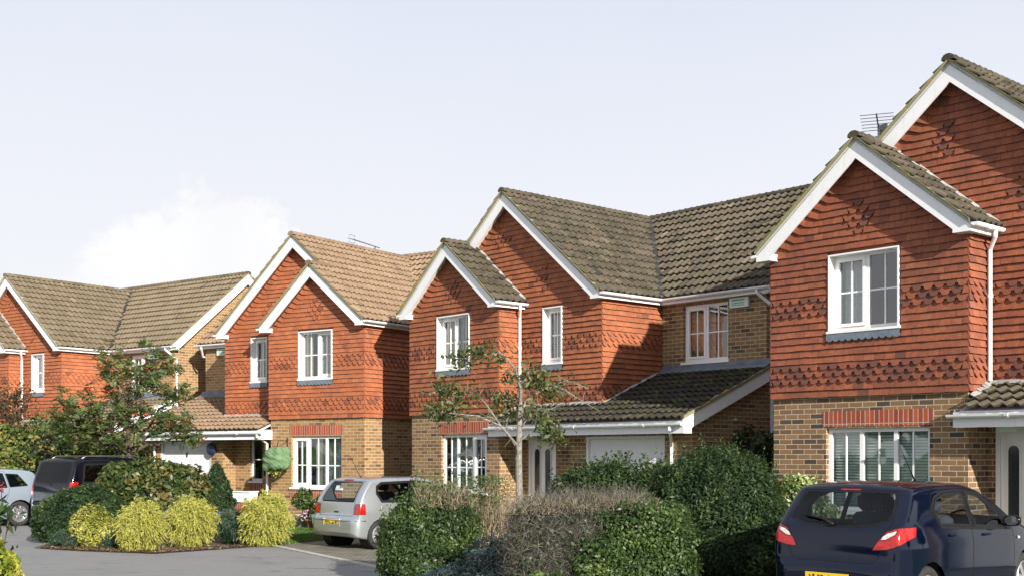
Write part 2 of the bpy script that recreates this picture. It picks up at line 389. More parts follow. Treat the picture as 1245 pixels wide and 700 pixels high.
# ------------------------------------------------------------------ mesh building
class MB:
    """collects faces, then links them as ONE mesh object"""
    def __init__(s, xf=None, flip=False):
        s.V, s.F, s.Mi, s.Rn = [], [], [], []
        s.xf, s.flip = xf, flip

    def add(s, vs, fs, mat=0, rnd=0.5):
        o = len(s.V)
        if s.xf:
            vs = [s.xf(*v) for v in vs]
        s.V += [tuple(v) for v in vs]
        for f in fs:
            f = [i + o for i in f]
            s.F.append(f[::-1] if s.flip else f)
            s.Mi.append(mat)
            s.Rn.append(rnd)

    def quad(s, a, b, c, d, mat=0, rnd=0.5):
        s.add([a, b, c, d], [(0, 1, 2, 3)], mat, rnd)

    def box(s, x0, x1, y0, y1, z0, z1, mat=0, rnd=0.5):
        v = [(x, y, z) for z in (z0, z1) for y in (y0, y1) for x in (x0, x1)]
        s.add(v, [(0, 2, 3, 1), (4, 5, 7, 6), (0, 1, 5, 4), (2, 6, 7, 3), (0, 4, 6, 2), (1, 3, 7, 5)], mat, rnd)

    def prism(s, poly, fn, d0, d1, mat=0):
        """poly in 2D, fn(a,b,d) -> point; extruded from d0 to d1"""
        n = len(poly)
        v = [fn(a, b, d0) for a, b in poly] + [fn(a, b, d1) for a, b in poly]
        f = [tuple(range(n - 1, -1, -1)), tuple(range(n, 2 * n))]
        f += [(i, (i + 1) % n, n + (i + 1) % n, n + i) for i in range(n)]
        s.add(v, f, mat)

    def tube(s, pts, r, n=8, mat=0, rnd=0.5, caps=True):
        pts = [Vector(p) for p in pts]
        rs = r if isinstance(r, (list, tuple)) else [r] * len(pts)
        vs, fs = [], []
        up = None
        for i, p in enumerate(pts):
            d = (pts[min(i + 1, len(pts) - 1)] - pts[max(i - 1, 0)])
            if d.length < 1e-9:
                d = Vector((0, 0, 1))
            d.normalize()
            if up is None:
                up = Vector((1, 0, 0)) if abs(d.x) < 0.8 else Vector((0, 1, 0))
            a = d.cross(up)
            if a.length < 1e-6:
                a = d.cross(Vector((0, 1, 0.3)))
            a.normalize()
            b = d.cross(a)
            up = b.cross(d) if False else up
            for k in range(n):
                t = 2 * pi * k / n
                vs.append(p + a * (cos(t) * rs[i]) + b * (sin(t) * rs[i]))
        for i in range(len(pts) - 1):
            for k in range(n):
                k2 = (k + 1) % n
                fs.append((i * n + k, i * n + k2, (i + 1) * n + k2, (i + 1) * n + k))
        if caps:
            fs.append(tuple(range(n - 1, -1, -1)))
            fs.append(tuple(range((len(pts) - 1) * n, len(pts) * n)))
        s.add([tuple(v) for v in vs], fs, mat, rnd)

    def lathe(s, prof, fn, n=24, mat=0, rnd=0.5):
        """prof: (radius, axial); fn(a, b, axial) -> point"""
        vs = [fn(r * cos(2 * pi * k / n), r * sin(2 * pi * k / n), z) for r, z in prof for k in range(n)]
        fs = [(i * n + k, i * n + (k + 1) % n, (i + 1) * n + (k + 1) % n, (i + 1) * n + k) for i in range(len(prof) - 1) for k in range(n)]
        s.add(vs, fs, mat, rnd)

    def build(s, name, mats, parent=None, smooth=False):
        me = bpy.data.meshes.new(name)
        me.from_pydata(s.V, [], s.F)
        mats = mats if isinstance(mats, (list, tuple)) else [mats]
        for m in mats:
            me.materials.append(m)
        nf = len(me.polygons)
        me.polygons.foreach_set('material_index', np.array(s.Mi[:nf], dtype=np.int32))
        if smooth:
            me.polygons.foreach_set('use_smooth', np.ones(nf, dtype=bool))
        at = me.attributes.new('rnd', 'FLOAT', 'FACE')
        at.data.foreach_set('value', np.array(s.Rn[:nf], dtype=np.float32))
        # box-projected UVs in metres
        nrm = np.empty(nf * 3, dtype=np.float32)
        me.polygons.foreach_get('normal', nrm)
        nrm = np.abs(nrm.reshape(-1, 3))
        li = np.empty(len(me.loops), dtype=np.int32)
        me.loops.foreach_get('vertex_index', li)
        tot = np.empty(nf, dtype=np.int32)
        me.polygons.foreach_get('loop_total', tot)
        fi = np.repeat(np.arange(nf), tot)
        co = np.empty(len(me.vertices) * 3, dtype=np.float32)
        me.vertices.foreach_get('co', co)
        co = co.reshape(-1, 3)[li]
        nn = nrm[fi]
        flat = (nn[:, 2] > 0.8)
        useY = (nn[:, 0] > nn[:, 1]) & ~flat
        u = np.where(useY, co[:, 1], co[:, 0])
        v = np.where(flat, co[:, 1], co[:, 2])
        uvl = me.uv_layers.new(name='UVMap')
        uvl.data.foreach_set('uv', np.stack([u, v], 1).astype(np.float32).ravel())
        me.update()
        o = bpy.data.objects.new(name, me)
        COL.objects.link(o)
        o.parent = parent
        return o


def empty(name, loc, rz=0.0):
    o = bpy.data.objects.new(name, None)
    o.empty_display_size = 0.3
    COL.objects.link(o)
    o.location = loc
    o.rotation_euler = (0, 0, rz)
    return o


def tag(o, label, cat, group=None, kind=None):
    if label:
        o['label'] = label
    if cat:
        o['category'] = cat
    if group:
        o['group'] = group
    if kind:
        o['kind'] = kind
    return o


def structure(o):
    o['kind'] = 'structure'
    return o


def np_mesh(name, verts, faces, rnd, mats, parent=None, mi=None, smooth=False):
    """verts (N,3), faces (M,4) or (M,3) arrays: fast path for leaves"""
    me = bpy.data.meshes.new(name)
    k = faces.shape[1]
    me.vertices.add(len(verts))
    me.vertices.foreach_set('co', np.ascontiguousarray(verts, dtype=np.float32).ravel())
    me.loops.add(faces.size)
    me.loops.foreach_set('vertex_index', np.ascontiguousarray(faces, dtype=np.int32).ravel())
    me.polygons.add(len(faces))
    me.polygons.foreach_set('loop_start', np.arange(0, faces.size, k, dtype=np.int32))
    me.polygons.foreach_set('loop_total', np.full(len(faces), k, dtype=np.int32))
    for m in (mats if isinstance(mats, (list, tuple)) else [mats]):
        me.materials.append(m)
    if mi is not None:
        me.polygons.foreach_set('material_index', np.asarray(mi, dtype=np.int32))
    at = me.attributes.new('rnd', 'FLOAT', 'FACE')
    at.data.foreach_set('value', np.asarray(rnd, dtype=np.float32))
    me.update(calc_edges=True)
    me.validate()
    o = bpy.data.objects.new(name, me)
    COL.objects.link(o)
    o.parent = parent
    return o


# ------------------------------------------------------------------ the ground
def sheet(name, poly, z, mat):
    mb = MB()
    mb.add([(x, y, z) for x, y in poly], [tuple(range(len(poly)))])
    o = mb.build(name, mat)
    return structure(o)


def asphalt_mat():
    m, t, b, o = new_mat('worn asphalt')
    co = t.n('ShaderNodeTexCoord').outputs['Object']
    n1 = t.noise(co, 0.5, 5, 0.6)
    n2 = t.noise(co, 70, 3, 0.7)
    n3 = t.noise(co, 3.0, 6, 0.7)
    c = t.mix(n1, (0.11, 0.112, 0.113), (0.20, 0.198, 0.19))
    c = t.mix(t.m('MULTIPLY', t.m('MULTIPLY_ADD', n2, 2.5, -0.8, clamp=True), 0.6), c, (0.30, 0.30, 0.285))
    c = t.mix(t.m('MULTIPLY', t.m('SUBTRACT', n3, 0.58), 4.0, clamp=True), c, (0.055, 0.056, 0.06))
    mp = t.n('ShaderNodeMapping', {'Vector': co, 'Scale': (0.6, 2.5, 1)}).outputs[0]
    crack = t.m('MULTIPLY', t.m('SUBTRACT', t.noise(mp, 1.3, 9, 0.70, 0.5), 0.57), 8.0, clamp=True)
    c = t.mix(crack, c, (0.035, 0.036, 0.04))
    setc(t, b, 'Base Color', c)
    b.inputs['Roughness'].default_value = 0.88
    bp = t.n('ShaderNodeBump', {'Strength': 0.5, 'Distance': 0.006, 'Height': t.noise(co, 120, 3)})
    t.link(bp.outputs[0], b.inputs['Normal'])
    return m


def soil_mat():
    m, t, b, o = new_mat('bark mulch soil')
    co = t.n('ShaderNodeTexCoord').outputs['Object']
    n2 = t.noise(co, 35, 5, 0.7)
    c = t.ramp(n2, [(0.3, (0.03, 0.02, 0.014)), (0.5, (0.09, 0.06, 0.04)), (0.62, (0.17, 0.115, 0.075)), (0.8, (0.28, 0.2, 0.13))])
    setc(t, b, 'Base Color', c)
    b.inputs['Roughness'].default_value = 0.95
    bp = t.n('ShaderNodeBump', {'Strength': 0.9, 'Distance': 0.03, 'Height': n2})
    t.link(bp.outputs[0], b.inputs['Normal'])
    return m


def lawn_mat():
    m, t, b, o = new_mat('mown lawn')
    co = t.n('ShaderNodeTexCoord').outputs['Object']
    c = t.mix(t.noise(co, 1.5, 5), (0.028, 0.065, 0.012), (0.06, 0.11, 0.022))
    c = t.mix(t.noise(co, 60, 3), c, (0.035, 0.075, 0.014))
    setc(t, b, 'Base Color', c)
    b.inputs['Roughness'].default_value = 0.9
    return m


def paving_mat():
    m = brick_mat('grey block paving', [(0, (0.13, 0.12, 0.10)), (0.5, (0.20, 0.185, 0.15)), (1, (0.27, 0.25, 0.20))], mortar=(0.055, 0.065, 0.025), bw=0.21, bh=0.105)
    return m


M['asphalt'], M['soil'], M['lawn'], M['paving'] = asphalt_mat(), soil_mat(), lawn_mat(), paving_mat()
M['kerb'] = plain('pale kerb stone', (0.36, 0.34, 0.29), 0.9, 0.25, 8, 0.004)

sheet('ground', [(-900, -300), (900, -300), (900, 1500), (-900, 1500)], 0.0, M['lawn'])
sheet('road', [(-60, -20), (40, -20), (40, 11.0), (3.0, 13.2), (-1.2, 17.4), (-2.02, 19.1), (-4.98, 24.25), (-9.3, 25.2), (-11.5, 31.0), (-14, 37.5), (-60, 47)], 0.004, M['asphalt'])
sheet('driveway', [(-4.93, 24.25), (-1.97, 19.1), (-0.4, 20.2), (2.2, 23.1), (0.5, 27.5), (-1.2, 29.0), (-2.9, 27.3)], 0.008, M['paving'])
o = sheet('driveway', [(4.0, 11.0), (9.5, 13.0), (9.6, 15.6), (7.4, 18.2), (3.0, 15.2)], 0.008, M['paving'])
sheet('soil_bed', [(-9.55, 23.6), (-8.5, 22.95), (-6.7, 22.25), (-5.35, 23.75), (-4.75, 24.55), (-6.3, 27.3), (-8.6, 30.2), (-10.3, 28.5)], 0.012, M['soil'])
sheet('soil_bed', [(-1.9, 18.9), (-1.2, 17.2), (2.9, 13.0), (4.3, 14.4), (4.0, 17.8), (1.5, 20.3), (-0.2, 20.0)], 0.012, M['soil'])
mb = MB()
ka, kb = Vector((-4.95, 24.25, 0)), Vector((-1.99, 19.1, 0))
kd = (kb - ka).normalized()
kn = Vector((-kd.y, kd.x, 0))
n = 12
for i in range(n):
    a = ka + (kb - ka) * (i / n) + kd * 0.006
    c = ka + (kb - ka) * ((i + 1) / n) - kd * 0.006
    q = [a - kn * 0.07, c - kn * 0.07, c + kn * 0.07, a + kn * 0.07]
    mb.add([(p.x, p.y, 0.004) for p in q] + [(p.x, p.y, 0.03) for p in q], [(4, 5, 6, 7), (0, 1, 5, 4), (1, 2, 6, 5), (2, 3, 7, 6), (3, 0, 4, 7)])
o = structure(mb.build('kerb', M['kerb']))


def blades(name, polys, n, h, label, mat):
    """grass blades over convex polygons"""
    P = []
    for poly in polys:
        xs = [p[0] for p in poly]
        ys = [p[1] for p in poly]
        q = np.stack([rng.uniform(min(xs), max(xs), n), rng.uniform(min(ys), max(ys), n)], 1)
        ok = np.zeros(n, bool)
        j = len(poly) - 1
        for i in range(len(poly)):
            xi, yi, xj, yj = *poly[i], *poly[j]
            c = ((yi > q[:, 1]) != (yj > q[:, 1])) & (q[:, 0] < (xj - xi) * (q[:, 1] - yi) / (yj - yi + 1e-12) + xi)
            ok ^= c
            j = i
        P.append(q[ok])
    q = np.concatenate(P)
    k = len(q)
    a = rng.uniform(0, 2 * pi, k)
    hh = h * rng.uniform(0.5, 1.2, k)
    wd = 0.006
    lean = rng.uniform(0, 0.6, k) * hh
    la = rng.uniform(0, 2 * pi, k)
    b0 = np.stack([q[:, 0] - cos_(a) * wd, q[:, 1] - sin_(a) * wd, np.zeros(k)], 1)
    b1 = np.stack([q[:, 0] + cos_(a) * wd, q[:, 1] + sin_(a) * wd, np.zeros(k)], 1)
    tp = np.stack([q[:, 0] + cos_(la) * lean, q[:, 1] + sin_(la) * lean, hh], 1)
    v = np.stack([b0, b1, tp], 1).reshape(-1, 3)
    f = np.arange(k * 3).reshape(-1, 3)
    o = np_mesh(name, v, f, rng.uniform(0, 1, k), mat)
    tag(o, label, None, kind='stuff')
    return o


cos_, sin_ = np.cos, np.sin
blades('grass', [[(-5.2, 24.4), (-4.75, 24.55), (-2.9, 27.4), (-1.3, 29.1), (-3.6, 31.4), (-7.6, 29.3)]], 60000, 0.05, 'short lit lawn beside the silver hatchback', LEAF['grass'])
blades('grass', [[(2.9, 12.8), (4.6, 12.4), (5.4, 16.0), (4.2, 17.8), (2.8, 15.0)]], 40000, 0.05, 'strip of lawn between the dark bush and the blue hatchback', LEAF['grass'])


# ------------------------------------------------------------------ house parts
K, T, CW, OF, OS, TH = 5.365, 2.88, 0.145, 0.28, 0.185, tan(R(39.75))
Q, D, UE = 1.983, 6.25, 9.22                # set-back of the wing, depth of the rear block, its far end
GA, TW = 0.12, 0.198                        # hung tile gauge and width


DK = [0.3]


def hang(mb, fr, x0, x1, z0, z1, holes=(), bands=(), diamonds=(), gable=None, win=True, dk=None):
    dk = DK[0] if dk is None else dk
    """hung clay tiles, one small solid piece per tile. fr(x, z, n) -> local point.
    gable = (xm, z_at_xm, slope): the verges that cut the courses"""
    nrow = int(math.ceil((z1 - z0) / GA))
    diamonds = [((math.floor(dx / TW) + 0.5) * TW if di % 2 == 0 else round(dx / TW) * TW, di, dn) for dx, di, dn in diamonds]
    for i in range(nrow):
        zb = z0 + i * GA
        a0, a1 = x0, x1
        if gable:
            xm, za, sl = gable
            hw = (za - (zb + GA * 0.2)) / sl
            if hw < 0.05:
                continue
            if zb > K - 0.05:
                a0, a1 = max(x0, xm - hw), min(x1, xm + hw)
        spans = [(a0, a1)]
        for (ha, hb, hc, hd) in holes:
            if zb + GA > hc + 0.03 and zb < hd - 0.01:
                ns = []
                for (p, q_) in spans:
                    if ha > p:
                        ns.append((p, min(q_, ha)))
                    if hb < q_:
                        ns.append((max(p, hb), q_))
                spans = [s for s in ns if s[1] - s[0] > 0.01]
        club_row = i in bands
        off = (i % 2) * TW * 0.5
        for (p, q_) in spans:
            j0 = int(math.floor((p - off) / TW))
            j1 = int(math.ceil((q_ - off) / TW))
            for j in range(j0, j1):
                xa, xb = off + j * TW, off + (j + 1) * TW
                l, r = max(xa, p) + 0.0015, min(xb, q_) - 0.0015
                if r - l < 0.012:
                    continue
                xc = (xa + xb) / 2
                rr = 0.5 + (random.random() - 0.5) * (1.0 if random.random() < 0.08 else 0.5)
                jz = random.uniform(-0.004, 0.004)
                jn = random.uniform(-0.003, 0.004)
                jt = random.uniform(-0.003, 0.003)
                dia = any(abs(i - di) + abs((xc - dx) / (TW * 0.5)) <= dn and (i - di + round((xc - dx) / (TW * 0.5))) % 2 == 0 for (dx, di, dn) in diamonds)
                nb, nt = 0.064 + jn, 0.022
                wz = lambda x: 0.0
                if gable and win and zb > K + 0.05:
                    lim = 0.21
                    wz = lambda x, a0=a0, a1=a1: 0.55 * max(0, lim - (x - a0)) + 0.55 * max(0, lim - (a1 - x))
                zt = zb + GA + (0.072 if (i + 1) in bands or diamonds else 0.03)
                if (club_row or dia) and r - l > TW * 0.7:
                    cx, rad, zs = (l + r) / 2, TW * 0.345, zb + 0.056
                    pts = [(l, zs), (cx - rad, zs)]
                    for k in range(1, 8):
                        th = pi + pi * k / 8
                        pts.append((cx + rad * cos(th), zs + 0.062 * sin(th)))
                    pts += [(cx + rad, zs), (r, zs)]
                    nb2 = nb + (0.012 if club_row else 0.016)
                    nat = lambda z: nt + (nb2 - nt) * (zt - z) / (zt - zb)
                    front = [fr(x, z + jz, nat(z)) for x, z in pts] + [fr(r, zt, nt), fr(l, zt, nt)]
                    back = [fr(x, z + jz, nat(z) - 0.026) for x, z in pts]
                    m = len(pts)
                    v = front + back
                    f = [tuple(range(m + 2))] + [(k, k + m + 2, k + m + 3, k + 1) for k in range(m - 1)]
                    mb.add(v, f, 0, random.uniform(0.0, 0.13) if random.random() < dk else rr * 0.8)
                else:
                    zl, zr = zb + jz + jt + wz(l), zb + jz - jt + wz(r)
                    tl, tr_ = zt + wz(l), zt + wz(r)
                    v = [fr(l, zl, nb), fr(r, zr, nb), fr(r, tr_, nt), fr(l, tl, nt),
                         fr(l, zl, nb - 0.02), fr(r, zr, nb - 0.02), fr(r, tr_, nt - 0.02), fr(l, tl, nt - 0.02)]
                    mb.add(v, [(0, 1, 2, 3), (0, 4, 5, 1), (1, 5, 6, 2), (4, 0, 3, 7)], 0, rr)


def wall_face(mb, fr, x0, x1, z0, z1, holes=(), depth=0.11, mat=0):
    xs = sorted({x0, x1, *[v for h in holes for v in h[:2]]})
    zs = sorted({z0, z1, *[v for h in holes for v in h[2:]]})
    for i in range(len(xs) - 1):
        for j in range(len(zs) - 1):
            cx, cz = (xs[i] + xs[i + 1]) / 2, (zs[j] + zs[j + 1]) / 2
            if any(a < cx < b and c < cz < d for a, b, c, d in holes):
                continue
            mb.quad(fr(xs[i], zs[j], 0), fr(xs[i + 1], zs[j], 0), fr(xs[i + 1], zs[j + 1], 0), fr(xs[i], zs[j + 1], 0), mat)
    for a, b, c, d in holes:
        for (p, q_) in (((a, c), (b, c)), ((b, c), (b, d)), ((b, d), (a, d)), ((a, d), (a, c))):
            mb.quad(fr(p[0], p[1], 0), fr(q_[0], q_[1], 0), fr(q_[0], q_[1], -depth), fr(p[0], p[1], -depth), mat)


def slope(mb, P0, A, LA, B, LB, N, gauge=0.33, pw=0.2, seed=0, amp=0.042):
    """interlocking roll tiles laid in real stepped courses"""
    r = random.Random(seed)
    P0, A, B, N = Vector(P0), Vector(A).normalized(), Vector(B).normalized(), Vector(N).normalized()
    nc = max(1, int(round(LB / gauge)))
    g = LB / nc
    seg = 6
    nt = max(1, int(round(LA / pw)))
    pw = LA / nt
    prof = [0.0, 0.0, 0.62, 1.0, 0.62, 0.0]
    fx = [0.0, 0.42, 0.55, 0.71, 0.87, 1.0]
    for i in range(nc):
        s0, s1 = i * g, (i + 1) * g + 0.10
        off = 0.0
        for k in range(nt):
            js, jh = r.uniform(-0.008, 0.008), r.uniform(-0.004, 0.005)
            rnd = 0.5 + (r.random() - 0.5) * (1.0 if r.random() < 0.12 else 0.45)
            v = []
            xs = [(k + fx[m]) * pw for m in range(6)]
            for m, x in enumerate(xs):
                hh = prof[m] * amp
                base = P0 + A * x
                b0 = base + B * (s0 + js)
                v += [b0 + N * (0.028 + hh + jh), b0 + N * (0.054 + hh + jh), base + B * s1 + N * (-0.010 + hh + jh * 0.3)]
            f = []
            for m in range(5):
                a = m * 3
                f += [(a, a + 3, a + 4, a + 1), (a + 1, a + 4, a + 5, a + 2)]
            f += [(0, 1, 2), (17, 16, 15)]
            mb.add([tuple(q_) for q_ in v], f, 0, rnd)


def ridge_line(mb, a, b, rad=0.115, seed=1):
    a, b = Vector(a), Vector(b)
    L = (b - a).length
    n = max(1, int(round(L / 0.45)))
    d = (b - a) / n
    ax = d.normalized()
    side = Vector((ax.y, -ax.x, 0))
    r = random.Random(seed)
    for i in range(n):
        p0, p1 = a + d * i, a + d * (i + 1.04)
        r0 = rad * r.uniform(0.96, 1.06)
        vs = []
        for p, rr in ((p0, r0), (p1, r0 * 0.96)):
            for k in range(8):
                t = pi * (k / 7) * 1.1 - pi * 0.05
                vs.append(tuple(p + side * (cos(t) * rr) + Vector((0, 0, sin(t) * rr * 0.8 - 0.055))))
        f = [(k, k + 1, k + 9, k + 8) for k in range(7)] + [tuple(range(7, -1, -1))]
        mb.add(vs, f, 0, r.random() * 0.6)


def gutter(mb, a, b, out, r=0.062, joints=True):
    """half-round gutter from a to b, hung on the side 'out' of the fascia"""
    a, b, out = Vector(a), Vector(b), Vector(out)
    pr = [(cos(t), sin(t)) for t in [pi + pi * k / 6 for k in range(7)]]
    def ring(p, rr):
        return [tuple(p + out * (x * rr) + Vector((0, 0, z * rr))) for x, z in pr] + [tuple(p + out * (x * rr * 0.85) + Vector((0, 0, z * rr * 0.85))) for x, z in reversed(pr)]
    v = ring(a, r) + ring(b, r)
    n = 14
    mb.add(v, [(i, (i + 1) % n, n + (i + 1) % n, n + i) for i in range(n)] + [tuple(range(n - 1, -1, -1)), tuple(range(n, 2 * n))])
    for p in (a, b):                                                    # stop ends
        e = [tuple(p + out * (x * r) + Vector((0, 0, z * r))) for x, z in pr]
        mb.add(e, [tuple(range(7))])
    L = (b - a).length
    if joints:
        k = max(1, int(L / 1.6))
        ax = (b - a).normalized()
        for i in range(k):
            c = a + ax * (L * (i + 0.5) / k)
            v = ring(c - ax * 0.03, r * 1.16) + ring(c + ax * 0.03, r * 1.16)
            mb.add(v, [(i, (i + 1) % n, n + (i + 1) % n, n + i) for i in range(n)] + [tuple(range(n - 1, -1, -1)), tuple(range(n, 2 * n))])


def make_window(root, mk, fr, x0, x1, z0, z1, lights, bars, curtain, upper, blind=False, sill=True):
    """lights: list of (fraction, opening?); bars: (cols, [z fractions])"""
    dp = -0.10 if upper else -0.075
    fw = 0.07
    f3 = lambda a, b, c, d, n0, n1, mb: mb.prism([(a, c), (b, c), (b, d), (a, d)], lambda x, z, n: fr(x, z, n), n0, n1)
    mb = mk()
    n0, n1 = dp - 0.06, dp
    f3(x0, x0 + fw, z0, z1, n0, n1, mb)
    f3(x1 - fw, x1, z0, z1, n0, n1, mb)
    f3(x0 + fw, x1 - fw, z0, z0 + fw, n0, n1, mb)
    f3(x0 + fw, x1 - fw, z1 - fw, z1, n0, n1, mb)
    if upper:                                                            # white jamb boards lining the tile-hung reveal
        f3(x0 + 0.001, x0 + 0.026, z0, z1 - 0.03, dp + 0.001, 0.07, mb)
        f3(x1 - 0.026, x1 - 0.001, z0, z1 - 0.03, dp + 0.001, 0.07, mb)
        f3(x0 + 0.001, x1 - 0.001, z1 - 0.028, z1 - 0.002, dp + 0.001, 0.07, mb)
    gx0, gx1 = x0 + fw, x1 - fw
    tot = sum(l[0] for l in lights)
    panes = []
    xx = gx0
    mul = 0.07
    W_ = gx1 - gx0 - mul * (len(lights) - 1)
    for i, (fr_, op) in enumerate(lights):
        a = xx
        b = a + W_ * fr_ / tot
        if i < len(lights) - 1:
            f3(b, b + mul, z0 + fw, z1 - fw, n0, n1, mb)
        pa, pb, pc, pd = a, b, z0 + fw, z1 - fw
        if op:
            s = 0.058
            for (p, q_, c, d) in ((a + 0.003, a + s, pc + 0.003, pd - 0.003), (b - s, b - 0.003, pc + 0.003, pd - 0.003), (a + s, b - s, pc + 0.003, pc + s), (a + s, b - s, pd - s, pd - 0.003)):
                f3(p, q_, c, d, n0 + 0.015, n1 + 0.016, mb)
            pa, pb, pc, pd = a + s, b - s, pc + s, pd - s
        panes.append((pa, pb, pc, pd))
        cols, zf = bars
        for k in range(1, cols):
            x = pa + (pb - pa) * k / cols
            f3(x - 0.014, x + 0.014, pc, pd, dp - 0.035, dp - 0.016, mb)
        for f_ in zf:
            z = pc + (pd - pc) * f_
            f3(pa, pb, z - 0.014, z + 0.014, dp - 0.034, dp - 0.017, mb)
        xx = b + mul
    wn = mb.build('window', M['upvc'], root)
    gp = mk()
    for (a, b, c, d) in panes:
        gp.quad(fr(a, c, dp - 0.03), fr(b, c, dp - 0.03), fr(b, d, dp - 0.03), fr(a, d, dp - 0.03))
    gp.build('pane', M['glass'], wn)
    if sill:
        sb = mk()
        if upper:
            f3(x0 - 0.03, x1 + 0.03, z0 - 0.045, z0 - 0.003, dp - 0.05, 0.085, sb)
        else:
            f3(x0 - 0.05, x1 + 0.05, z0 - 0.055, z0 - 0.003, dp - 0.05, 0.05, sb)
        sb.build('sill', M['upvc'], wn)
    # what hangs inside
    if blind:
        cb = mk()
        nsl = 26
        for k in range(nsl):
            z = z0 + 0.06 + (z1 - z0 - 0.12) * k / nsl
            for (a, b, c, d) in panes:
                cb.quad(fr(a - 0.02, z, dp - 0.11), fr(b + 0.02, z, dp - 0.11), fr(b + 0.02, z + 0.042, dp - 0.145), fr(a - 0.02, z + 0.042, dp - 0.145))
        cb.build('blind', M['blind'], wn)
    elif curtain:
        cb = mk()
        for (fa, fb, mat_i) in curtain[1]:
            a, b = gx0 + (gx1 - gx0) * fa, gx0 + (gx1 - gx0) * fb
            n = max(4, int((b - a) / 0.025))
            for k in range(n):
                u0, u1 = a + (b - a) * k / n, a + (b - a) * (k + 1) / n
                d0 = dp - 0.17 - 0.025 * sin(u0 * 55)
                d1 = dp - 0.17 - 0.025 * sin(u1 * 55)
                cb.quad(fr(u0, z0, d0), fr(u1, z0, d1), fr(u1, z1, d1), fr(u0, z1, d0), mat_i)
        cb.build('curtain', [M[c] for c in curtain[0]], wn)
    return wn


def apron(root, mk, fr, x0, x1, z0):
    """lead apron with a scalloped foot under a tile-hung window"""
    mb = mk()
    n = int(round((x1 - x0) / 0.13))
    w_ = (x1 - x0) / n
    for k in range(n):
        a = x0 + k * w_
        pts = [(a + w_ * (0.5 - 0.5 * cos(pi * i / 6)), z0 - 0.135 - 0.055 * sin(pi * i / 6)) for i in range(7)]
        front = [fr(x, z, 0.083) for x, z in pts] + [fr(a + w_, z0 - 0.046, 0.072), fr(a, z0 - 0.046, 0.072)]
        mb.add(front, [tuple(range(9))])
        back = [fr(x, z, 0.058) for x, z in pts]
        mb.add(front[:7] + back, [(i, i + 7, i + 8, i + 1) for i in range(6)])
    mb.build('window_apron', M['lead'], root)


def make_door(root, mk, fr, x0, x1, zt, twin=True, letter_z=0.95):
    f3 = lambda a, b, c, d, n0, n1, mb: mb.prism([(a, c), (b, c), (b, d), (a, d)], lambda x, z, n: fr(x, z, n), n0, n1)
    mb = mk()
    fw = 0.07
    f3(x0, x0 + fw, 0.05, zt, -0.10, 0.0, mb)
    f3(x1 - fw, x1, 0.05, zt, -0.10, 0.0, mb)
    f3(x0 + fw, x1 - fw, zt - fw, zt, -0.10, 0.0, mb)
    a, b = x0 + fw + 0.004, x1 - fw - 0.004
    f3(a, b, 0.08, zt - fw - 0.004, -0.07, -0.03, mb)
    door = mb.build('door', M['upvc'], root)
    w_ = b - a
    gl, fm = mk(), mk()
    for c in ((a + w_ * 0.27, a + w_ * 0.73) if twin else (a + w_ * 0.5,)):
        hw, zb_, zt_ = w_ * 0.115, 0.78, zt - 0.28
        pts = [(c - hw, zb_), (c + hw, zb_)] + [(c + hw * cos(t), zt_ - hw + hw * sin(t)) for t in [pi * k / 10 for k in range(11)]]
        gl.prism(pts, lambda x, z, n: fr(x, z, n), -0.029, -0.026)
        out = [(c + (x - c) * 1.25, (z - 1.4) * 1.03 + 1.4) for x, z in pts]
        m = len(pts)
        v = [fr(x, z, -0.012) for x, z in out] + [fr(x, z, -0.012) for x, z in pts] + [fr(x, z, -0.03) for x, z in pts]
        fm.add(v, [(i, (i + 1) % m, m + (i + 1) % m, m + i) for i in range(m)] + [(m + i, m + (i + 1) % m, 2 * m + (i + 1) % m, 2 * m + i) for i in range(m)])
    gl.build('door_glass', M['doorglass'], door)
    fm.build('glazing_bead', M['upvc'], door)
    lb = mk()
    cx = (a + b) / 2
    f3(cx - 0.13, cx + 0.13, letter_z - 0.55 + 0.1 if False else 0.62, 0.69, -0.03, -0.018, lb)
    lb.build('letterbox', M['metal'], door)
    hb = mk()
    hx = b - 0.07
    f3(hx - 0.02, hx + 0.02, 0.98, 1.18, -0.03, -0.015, hb)
    f3(hx - 0.10, hx + 0.01, 1.07, 1.09, -0.015, 0.02, hb)
    hb.build('handle', M['metal'], door)


def downpipe(mk, root, pts, r=0.036, shoe=None, mat='white'):
    mb = mk()
    mb.tube(pts, r, 10)
    a, b = Vector(pts[-2]), Vector(pts[-1])
    n = max(1, int((a - b).length / 1.3))
    for i in range(n):
        c = a + (b - a) * ((i + 0.35) / n)
        mb.tube([c + Vector((0, 0, 0.03)), c - Vector((0, 0, 0.03))], r * 1.35, 10)
    return mb.build('downpipe', M[mat], root)


